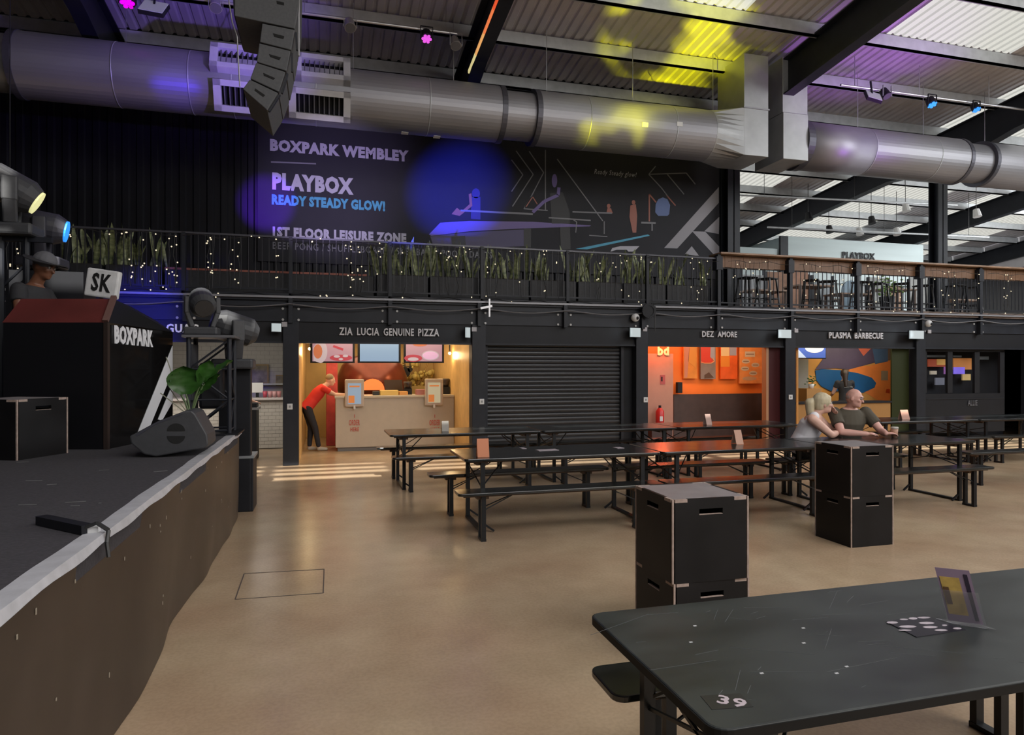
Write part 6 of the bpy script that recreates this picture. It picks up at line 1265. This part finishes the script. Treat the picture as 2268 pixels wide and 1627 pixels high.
def person(lab, org, yaw, J, skin=M_skin, vox=0.011, shirt=None, trous=M_jean, shoes=M_black, bodyscale=1.0, sleeve=0.5, tank=False, hands=True, group=None):
    Rz = Matrix.Rotation(yaw, 3, 'Z'); O = Vector(org)
    T = lambda p: O+Rz@(Vector(p)*bodyscale)
    S = bodyscale; W = Rz@Vector((0, 1, 0))
    B = Blob(); pel, ch, nk, hd = T(J['pelvis']), T(J['chest']), T(J['neck']), T(J['head'])
    hf = (Rz@Vector(J.get('look', (1, 0, 0)))).normalized(); hu = (Rz@Vector(J.get('hup', (0, 0, 1)))); hl = hu.cross(hf).normalized(); hu = hf.cross(hl).normalized()
    HM = Matrix((hf, hl, hu)).transposed()
    fat = J.get('fat', 1.0); g = J.get('girth', fat)
    rings = [(pel-(ch-pel)*0.15, 0.15*fat*S, 0.11*g*S, W), (pel+(ch-pel)*0.25, 0.148*fat*S, 0.112*g*S, W), (pel+(ch-pel)*0.55, 0.138*fat*S, 0.112*g*S, W), (ch, 0.168*fat*S, 0.118*g*S, W), (ch+(nk-ch)*0.55, 0.165*S*(0.5+fat/2), 0.095*S, W), (ch+(nk-ch)*0.9, 0.09*S, 0.065*S, W)]
    B.loft(rings)
    B.cap(nk-(hd-nk)*0.3, hd-hu*0.03*S, 0.058*S, 0.052*S)
    # head
    hc = hd+hu*0.03*S
    B.ell(hc-hf*0.008*S, (0.097*S, 0.076*S, 0.102*S), HM); B.ell(hc+hf*0.025*S-hu*0.065*S, (0.066*S, 0.056*S, 0.062*S), HM); B.ell(hc+hf*0.068*S-hu*0.095*S, (0.022*S, 0.028*S, 0.022*S), HM)
    B.cap(hc+hf*0.086*S+hu*0.0*S, hc+hf*0.108*S-hu*0.036*S, 0.009*S, 0.014*S, 8); B.ell(hc+hf*0.084*S+hu*0.022*S, (0.014*S, 0.048*S, 0.009*S), HM)
    B.ell(hc+hf*0.082*S-hu*0.066*S, (0.012*S, 0.024*S, 0.009*S), HM)
    for sg in (-1, 1): B.ell(hc+hl*0.076*S*sg-hf*0.005*S-hu*0.02*S, (0.018*S, 0.010*S, 0.030*S), HM); B.ell(hc+hl*0.035*S*sg+hf*0.066*S-hu*0.03*S, (0.022*S, 0.022*S, 0.022*S), HM)
    def limb(pts, rad): 
        for a, b_, r0, r1 in zip(pts[:-1], pts[1:], rad[:-1], rad[1:]): B.cap(a, b_, r0*S, r1*S)
    arms = {}
    for sd in ('L', 'R'):
        sh, el, wr = T(J['sh'+sd]), T(J['el'+sd]), T(J['wr'+sd]); arms[sd] = (sh, el, wr); af = J.get('arm', 1.0)
        limb([sh, sh.lerp(el, 0.35), el], [0.052*af, 0.05*af, 0.038*af]); limb([el, el.lerp(wr, 0.3), wr], [0.038*af, 0.04*af, 0.026*af])
        fd = (Rz@Vector(J['hd'+sd])).normalized(); fn = (Rz@Vector(J['hn'+sd])).normalized(); sx = fd.cross(fn).normalized(); fn = sx.cross(fd).normalized(); curl = J.get('curl', 0.5)
        pc = wr+fd*0.045*S; HMm = Matrix((fd, sx, fn)).transposed(); B.ell(pc, (0.052*S, 0.040*S, 0.017*S), HMm)
        for i, (o_, L) in enumerate(((-0.028, 0.068), (-0.010, 0.078), (0.009, 0.073), (0.027, 0.058))):
            b0 = wr+fd*0.078*S+sx*o_*S; d1_ = (fd+fn*-curl*0.5).normalized(); d2_ = (fd+fn*-curl*1.6).normalized(); m1 = b0+d1_*L*0.5*S; m2 = m1+d2_*L*0.5*S
            B.cap(b0-fd*0.02*S, m1, 0.0098*S, 0.009*S, 8); B.cap(m1, m2, 0.009*S, 0.0075*S, 8)
        tsg = -1 if sd == 'L' else 1
        if J.get('tflip'): tsg = -tsg
        t0 = wr+fd*0.025*S+sx*0.028*tsg*S; t1 = t0+(fd*0.6+sx*0.8*tsg-fn*0.2).normalized()*0.035*S; t2 = t1+(fd*0.9+sx*0.3*tsg-fn*0.3).normalized()*0.03*S; B.cap(t0, t1, 0.013*S, 0.0105*S, 8); B.cap(t1, t2, 0.0105*S, 0.009*S, 8)
    for sd in ('L', 'R'):
        if 'hip'+sd in J:
            hp, kn, an, to = T(J['hip'+sd]), T(J['kn'+sd]), T(J['an'+sd]), T(J['to'+sd]); limb([hp, kn], [0.078*fat, 0.052]); limb([kn, kn.lerp(an, 0.3), an], [0.052, 0.05, 0.034]); B.cap(an-Vector((0, 0, 0.03*S)), to, 0.034*S, 0.026*S)
    body = B.build('person', skin, None, vox); tag(body, lab, 'person', group)
    M0 = body
    # clothes
    if shirt:
        C = Blob(); e = 1.09
        rr = [(pel-(ch-pel)*(0.22 if not tank else 0.2), 0.16*fat*S*e, 0.122*g*S*e, W)]+[(c, a*e, d*e+0.006*S, w) for c, a, d, w in rings[1:4]]
        if not tank: rr += [(ch+(nk-ch)*0.55, 0.17*S*(0.5+fat/2)*1.04, 0.105*S, W), (ch+(nk-ch)*0.86, 0.105*S, 0.078*S, W)]
        else: rr = rr[:-1]+[(ch, 0.168*fat*S*1.06, 0.118*g*S*1.12, W), (ch+(nk-ch)*0.30, 0.15*S, 0.112*g*S, W)]
        C.loft(rr)
        if not tank:
            for sd in ('L', 'R'):
                sh, el, wr = arms[sd]; af = J.get('arm', 1.0)
                if sleeve <= 1: C.b.cone(sh, sh.lerp(el, sleeve), 0.064*af*S, 0.066*af*S, 14); C.ell(sh, (0.068*af*S,)*3)
                else: C.cap(sh, el, 0.066*S, 0.052*S); C.cap(el, el.lerp(wr, 0.9), 0.052*S, 0.038*S)
        else:
            for sg in (-1, 1): C.cap(ch+W*sg*0.10*S+(nk-ch)*0.25, ch+W*sg*0.105*S+(nk-ch)*0.72, 0.085*S, 0.060*S)
        C.build('shirt', shirt, M0, vox*0.95, 3)
    if trous and 'hipL' in J:
        C = Blob(); C.loft([(pel-(ch-pel)*0.24, 0.15*fat*S, 0.125*g*S, W), (pel, 0.165*fat*S, 0.128*g*S, W), (pel+(ch-pel)*0.12, 0.155*fat*S, 0.12*g*S, W)])
        for sd in ('L', 'R'):
            hp, kn, an = T(J['hip'+sd]), T(J['kn'+sd]), T(J['an'+sd]); C.cap(hp, kn, 0.092*fat*S, 0.066*S); C.cap(kn, kn.lerp(an, 0.92), 0.066*S, 0.048*S)
        C.build('trousers', trous, M0, vox, 3)
        for sd in ('L', 'R'):
            an, to = T(J['an'+sd]), T(J['to'+sd]); C = Blob(); C.cap(an-Vector((0, 0, 0.035*S)), to, 0.045*S, 0.035*S); C.build('shoe', shoes, M0, vox, 2)
    for sg in (-1, 1):
        p = hc+hl*0.032*S*sg+hf*0.083*S-hu*0.002*S; MB().sph(p, 0.0115*S, 10).build('eye', M_eyew, M0); MB().sph(p+hf*0.006*S, 0.0075*S, 8).build('pupil', M_eye, M0)
        MB().bar(p+hf*0.012*S+hu*0.019*S-hl*0.014*S, p+hf*0.010*S+hu*0.020*S+hl*0.014*S, 0.006*S, 0.006*S).build('eyebrow', J.get('browm', M_eye), M0)
    return M0, hc, hf, hl, hu, HM, T, Blob
def hairbuild(par_, parts, m, vox, nm='hair', lb=None):
    C = Blob()
    for p in parts:
        if p[0] == 'e': C.ell(*p[1:])
        else: C.cap(*p[1:])
    return C.build(nm, m, par_, vox, 3, lb)

# DJ behind the booth, looking down to his right
A = V(97, 640, 7.55)
J = dict(pelvis=(0, 0, 0.92), chest=(0.03, 0, 1.27), neck=(0.07, 0, 1.47), head=(0.14, -0.01, 1.60), look=(0.9, -0.15, -0.28), hup=(0.2, 0, 1),
         shL=(0.04, 0.19, 1.39), elL=(0.12, 0.27, 1.16), wrL=(0.36, 0.17, 1.20), hdL=(1, -0.2, -0.1), hnL=(0, 0, 1), shR=(0.04, -0.19, 1.39), elR=(0.10, -0.28, 1.16), wrR=(0.34, -0.20, 1.20), hdR=(1, 0.2, -0.1), hnR=(0, 0, 1),
         hipL=(0, 0.09, 0.9), knL=(0.02, 0.1, 0.5), anL=(0, 0.1, 0.09), toL=(0.15, 0.11, 0.04), hipR=(0, -0.09, 0.9), knR=(0.02, -0.1, 0.5), anR=(0, -0.1, 0.09), toR=(0.15, -0.11, 0.04))
M_blk = mat('black_tshirt', (0.022, 0.022, 0.025), 0.85)
b0, hc, hf, hl, hu, HM, T, _ = person('man in a grey cap and black t-shirt working behind the booth', (A[0]-0.12, 7.52, ZS), R(-12), J, M_skind, 0.011, M_blk, bodyscale=1.05)
cap = Blob(); cap.ell(hc+hu*0.045-hf*0.008, (0.112, 0.098, 0.098), HM); cap.build('cap_crown', mat('cap_grey', (0.10, 0.10, 0.11), 0.8), b0, 0.009, 2)
bm_ = MB(); N = 24; vs = []
for i in range(N):
    a = 2*PI*i/N; rr = 0.185; vs.append(tuple(hc+hu*(0.035+0.012*math.cos(2*a))+hf*rr*math.cos(a)*1.08+hl*rr*math.sin(a)*0.95)); 
bm_.add(vs+[tuple(Vector(v)+hu*0.007) for v in vs], [tuple(range(N)), tuple(range(2*N-1, N-1, -1))]+[(i, N+i, N+(i+1) % N, (i+1) % N) for i in range(N)]); bm_.build('cap_brim', mat('brim_black', (0.015, 0.015, 0.017), 0.7), b0)

# man in red leaning on the pizza counter
X_, Y_ = -0.12, 14.22
J = dict(pelvis=(-0.12, 0, 0.93), chest=(0.10, 0, 1.20), neck=(0.25, 0, 1.37), head=(0.35, 0, 1.45), look=(0.95, 0.1, -0.25), hup=(0.35, 0, 1), fat=0.98,
         shL=(0.18, 0.19, 1.30), elL=(0.40, 0.17, 1.17), wrL=(0.62, 0.08, 1.16), hdL=(1, -0.3, 0.02), hnL=(0, 0, 1), shR=(0.18, -0.19, 1.30), elR=(0.42, -0.14, 1.17), wrR=(0.66, -0.04, 1.16), hdR=(1, 0.2, 0.02), hnR=(0, 0, 1),
         hipL=(-0.13, 0.09, 0.90), knL=(-0.03, 0.09, 0.50), anL=(-0.06, 0.09, 0.09), toL=(0.09, 0.10, 0.04), hipR=(-0.13, -0.09, 0.90), knR=(0.02, -0.08, 0.50), anR=(0.10, -0.07, 0.09), toR=(0.25, -0.08, 0.04))
b0, hc, hf, hl, hu, HM, T, _ = person('man in a red t-shirt and dark jeans leaning on the pizza counter', (X_-0.12, Y_+0.05, 0), R(12), J, M_skin, 0.012, mat('red_tshirt', (0.62, 0.03, 0.02), 0.8), shoes=mat('pale_shoe', (0.4, 0.36, 0.3), 0.6), bodyscale=0.98)
hairbuild(b0, [('e', hc+hu*0.035-hf*0.03, (0.088, 0.083, 0.085), HM)], mat('grey_blond_hair', (0.25, 0.18, 0.10), 0.7), 0.012)

# seated couple
YC = 7.76
xw = V(1800, 960, YC)[0]; xm = V(1893, 960, YC)[0]
seatz = 0.44
def legs(J, y=0.1): 
    for sd, s in (('L', 1), ('R', -1)): J.update({'hip'+sd: (0.02, s*y, seatz+0.09), 'kn'+sd: (0.40, s*y*1.05, seatz+0.05), 'an'+sd: (0.36, s*y, 0.10), 'to'+sd: (0.50, s*y*1.1, 0.04)})
    return J
J = legs(dict(pelvis=(0, 0, seatz+0.12), chest=(0.14, 0.02, 0.84), neck=(0.20, -0.0, 1.00), head=(0.27, 0.02, 1.085), look=(0.85, 0.35, 0.0), fat=1.08, girth=1.08, arm=1.15, browm=mat('blond_brow', (0.3, 0.22, 0.12), 0.7),
         shL=(0.16, 0.20, 0.94), elL=(0.36, 0.26, 0.74), wrL=(0.39, 0.20, 0.96), hdL=(-0.2, -0.25, 0.85), hnL=(0.5, 0.5, 0.2), shR=(0.17, -0.20, 0.93), elR=(0.37, -0.12, 0.745), wrR=(0.42, 0.14, 0.75), hdR=(0.1, 1, 0.02), hnR=(0, 0, 1), curl=0.9))
b0, hc, hf, hl, hu, HM, T, _ = person('blonde woman with a ponytail and white sleeveless top leaning on the table', (xw-0.22, YC-0.0, 0), R(-46), J, M_skin, 0.0095, mat('white_top', (0.74, 0.72, 0.75), 0.8), tank=True, bodyscale=1.1)
M_blond = mat('blonde_hair', (0.52, 0.45, 0.30), 0.55, noise=0.12, scale=30, stretch=(1, 1, 0.2))
hairbuild(b0, [('e', hc+hu*0.028-hf*0.02, (0.124, 0.104, 0.118), HM), ('e', hc-hf*0.05-hu*0.01, (0.085, 0.095, 0.11), HM), ('e', hc+hf*0.045+hu*0.075, (0.055, 0.075, 0.035), HM)], M_blond, 0.0095)
q0 = hc-hf*0.125+hu*0.03; hairbuild(b0, [('c', q0, q0-hf*0.045-hu*0.03, 0.045, 0.066), ('c', q0-hf*0.045-hu*0.03, q0-hf*0.04-hu*0.19, 0.066, 0.050), ('c', q0-hf*0.04-hu*0.19, q0-hf*0.03-hu*0.25, 0.050, 0.02)], M_blond, 0.009, 'ponytail')
J = legs(dict(pelvis=(0, 0, seatz+0.12), chest=(0.09, 0, 0.88), neck=(0.13, 0, 1.06), head=(0.19, 0.0, 1.15), look=(0.72, 0.55, -0.18), fat=1.2, girth=1.15, arm=1.15,
         shL=(0.12, 0.22, 0.98), elL=(0.30, 0.30, 0.76), wrL=(0.42, 0.12, 0.75), hdL=(0.25, 0.9, 0.05), hnL=(0, 0, 1), shR=(0.12, -0.22, 0.98), elR=(0.30, -0.26, 0.76), wrR=(0.45, -0.03, 0.75), hdR=(0.1, 1, 0.05), hnR=(0, 0, 1), curl=0.7, browm=mat('grey_brow', (0.3, 0.28, 0.26), 0.7)))
J['wrL'] = (0.44, 0.24, 0.75)
b0, hc, hf, hl, hu, HM, T, _ = person('bald man in an olive brown t-shirt sitting beside the blonde woman', (xm-0.17, YC+0.02, 0), R(-90-4), J, mat('skin_pink', (0.60, 0.33, 0.27), 0.5, noise=0.06), 0.0095, mat('olive_tshirt', (0.070, 0.060, 0.042), 0.85), sleeve=0.62, bodyscale=1.1)
MB().bar(hc+hf*0.10+hl*0.045+hu*0.0, hc+hf*0.10-hl*0.045, 0.03, 0.004).build('glasses', M_gloss, b0)
hairbuild(b0, [('e', hc-hu*0.01-hf*0.035, (0.080, 0.080, 0.062), HM)], mat('short_grey_hair', (0.34, 0.24, 0.21), 0.8), 0.0095)
hairbuild(b0, [('e', hc+hf*0.058-hu*0.085, (0.036, 0.042, 0.036), HM)], mat('grey_stubble', (0.36, 0.24, 0.20), 0.8), 0.0095, 'beard')
p = T((0.44, 0.36, 0.0)); k = thing('paper_cup', 'cream paper cup held in front of the bald man', 'cup', (p.x, p.y, 0.771)); MB().lathe((p.x, p.y, 0.771), [(0.034, 0), (0.045, 0.12), (0.043, 0.12), (0.032, 0.01)], 16).build('cup', mat('kraft_cup', (0.42, 0.24, 0.16), 0.6), k); MB().lathe((p.x, p.y, 0.885), [(0.047, 0), (0.047, 0.022), (0.04, 0.026)], 16).build('lid', mat('lid_cream', (0.5, 0.46, 0.42), 0.4), k)

# barista with back turned
pb = V(1872, 930, 13.05)
J = dict(pelvis=(0, 0, 0.93), chest=(0.02, 0, 1.24), neck=(0.03, 0, 1.42), head=(0.04, 0, 1.52), look=(0.95, -0.3, -0.1), fat=0.88,
         shL=(0.02, 0.17, 1.34), elL=(0.10, 0.24, 1.10), wrL=(0.28, 0.18, 1.03), hdL=(1, -0.2, -0.2), hnL=(0, 0, 1), shR=(0.02, -0.17, 1.34), elR=(0.10, -0.24, 1.10), wrR=(0.28, -0.18, 1.03), hdR=(1, 0.2, -0.2), hnR=(0, 0, 1),
         hipL=(0, 0.09, 0.9), knL=(0.02, 0.09, 0.5), anL=(0, 0.09, 0.09), toL=(0.14, 0.1, 0.04), hipR=(0, -0.09, 0.9), knR=(0.02, -0.09, 0.5), anR=(0, -0.09, 0.09), toR=(0.14, -0.1, 0.04))
b0, hc, hf, hl, hu, HM, T, _ = person('kiosk worker with long dark hair and black top, back turned, before the blue mural', (pb[0], 13.05, 0), R(80), J, M_skin, 0.012, M_blk, bodyscale=1.0, sleeve=0.45)
M_dh = mat('dark_brown_hair', (0.030, 0.016, 0.010), 0.5); hairbuild(b0, [('e', hc+hu*0.015-hf*0.03, (0.10, 0.09, 0.105), HM), ('c', hc-hf*0.07, hc-hf*0.11-hu*0.30, 0.07, 0.035)], M_dh, 0.012)
C = Blob(); C.cap(T((-0.115, 0.09, 1.235)), T((-0.115, -0.03, 1.25)), 0.006, 0.006, 6); C.cap(T((-0.115, -0.06, 1.25)), T((-0.11, -0.11, 1.245)), 0.012, 0.012, 6); C.build('shirt_print', mat('print_pale', (0.3, 0.3, 0.3), 0.7), b0, 0.005, 0)
# worker in the tiled kiosk
pb = V(535, 900, 13.9)
J2 = dict(J); J2['look'] = (1, 0.0, -0.1)
b0, hc, hf, hl, hu, HM, T, _ = person('kiosk worker in black at the tiled kiosk, partly hidden by the moving head light', (pb[0]-0.1, 14.1, 0), R(20), J2, M_skin, 0.014, mat('navy_top', (0.014, 0.015, 0.03), 0.8), sleeve=0.6, bodyscale=1.0)
hairbuild(b0, [('e', hc+hu*0.02-hf*0.02, (0.095, 0.085, 0.10), HM)], M_dh, 0.014)

# ------------------------------------------------------------------ effect lights
def spot(loc, aim, P, c, size, blend=0.5, soft=0.05, gobo=0):
    o = lamp('stage_beam', 'SPOT', loc, aim, P, c, spot_size=R(size), spot_blend=blend, shadow_soft_size=soft)
    if gobo:
        l = o.data; l.use_nodes = True; nt = l.node_tree; em = nt.nodes['Emission']; tc = nt.nodes.new('ShaderNodeTexCoord'); n = nt.nodes.new('ShaderNodeTexNoise'); n.inputs['Scale'].default_value = gobo; n.inputs['Detail'].default_value = 2
        r = nt.nodes.new('ShaderNodeValToRGB'); r.color_ramp.elements[0].position = 0.46; r.color_ramp.elements[0].color = (0.02, 0.02, 0.02, 1); r.color_ramp.elements[1].position = 0.60
        nt.links.new(tc.outputs['Normal'], n.inputs['Vector']); nt.links.new(n.outputs[0], r.inputs[0]); nt.links.new(r.outputs[0], em.inputs['Strength']); em.inputs['Color'].default_value = (1, 1, 1, 1)
    return o
BL = (0.03, 0.03, 1.0)
spot((-1.0, 7.4, 2.7), V(1010, 425, YB), 16000, (0.03, 0.05, 1.0), 15.5, 0.9)
spot((-1.9, 8.3, 3.4), V(590, 450, YB), 6500, (0.16, 0.02, 1.0), 11, 0.7)
spot((-3.3, 7.8, 2.6), V(345, 700, YF), 700, (0.03, 0.03, 1.0), 26, 0.8)
spot((-2.6, 8.0, 3.6), V(390, 192, YD-0.4), 500, (0.10, 0.05, 1.0), 10, 0.8)
spot((1.2, 7.0, 3.0), V(1500, 90, 12.6), 9000, (1.0, 0.95, 0.0), 20, 0.5, gobo=7)
spot((1.2, 7.2, 3.0), V(1345, 290, YD-0.4), 9000, (1.0, 0.95, 0.0), 11, 0.5, gobo=5)
spot((13, 9.5, 5.0), (11.4, 12.0, 8.6), 800, (0.45, 0.10, 0.9), 66, 1.0, 0.5)
spot((-0.3, 8.4, 3.4), V(740, 400, YB), 1500, (0.62, 0.5, 1.0), 34, 1.0)
spot((0, 9.5, 5.5), (-3, 12.5, 8.6), 600, (0.30, 0.18, 1.0), 85, 1.0)
A = V(1930, 325, YD-0.5); spot((A[0]-1, 11.0, 6.3), A, 30, (0.1, 0.1, 1.0), 24, 0.9)
A = V(945, 90, YP1-0.2); None and spot((A[0], A[1]-0.05, A[2]-0.05), (A[0]+0.2, A[1]+0.8, A[2]-1.5), 30, (0.8, 0.1, 1.0), 80, 0.8)
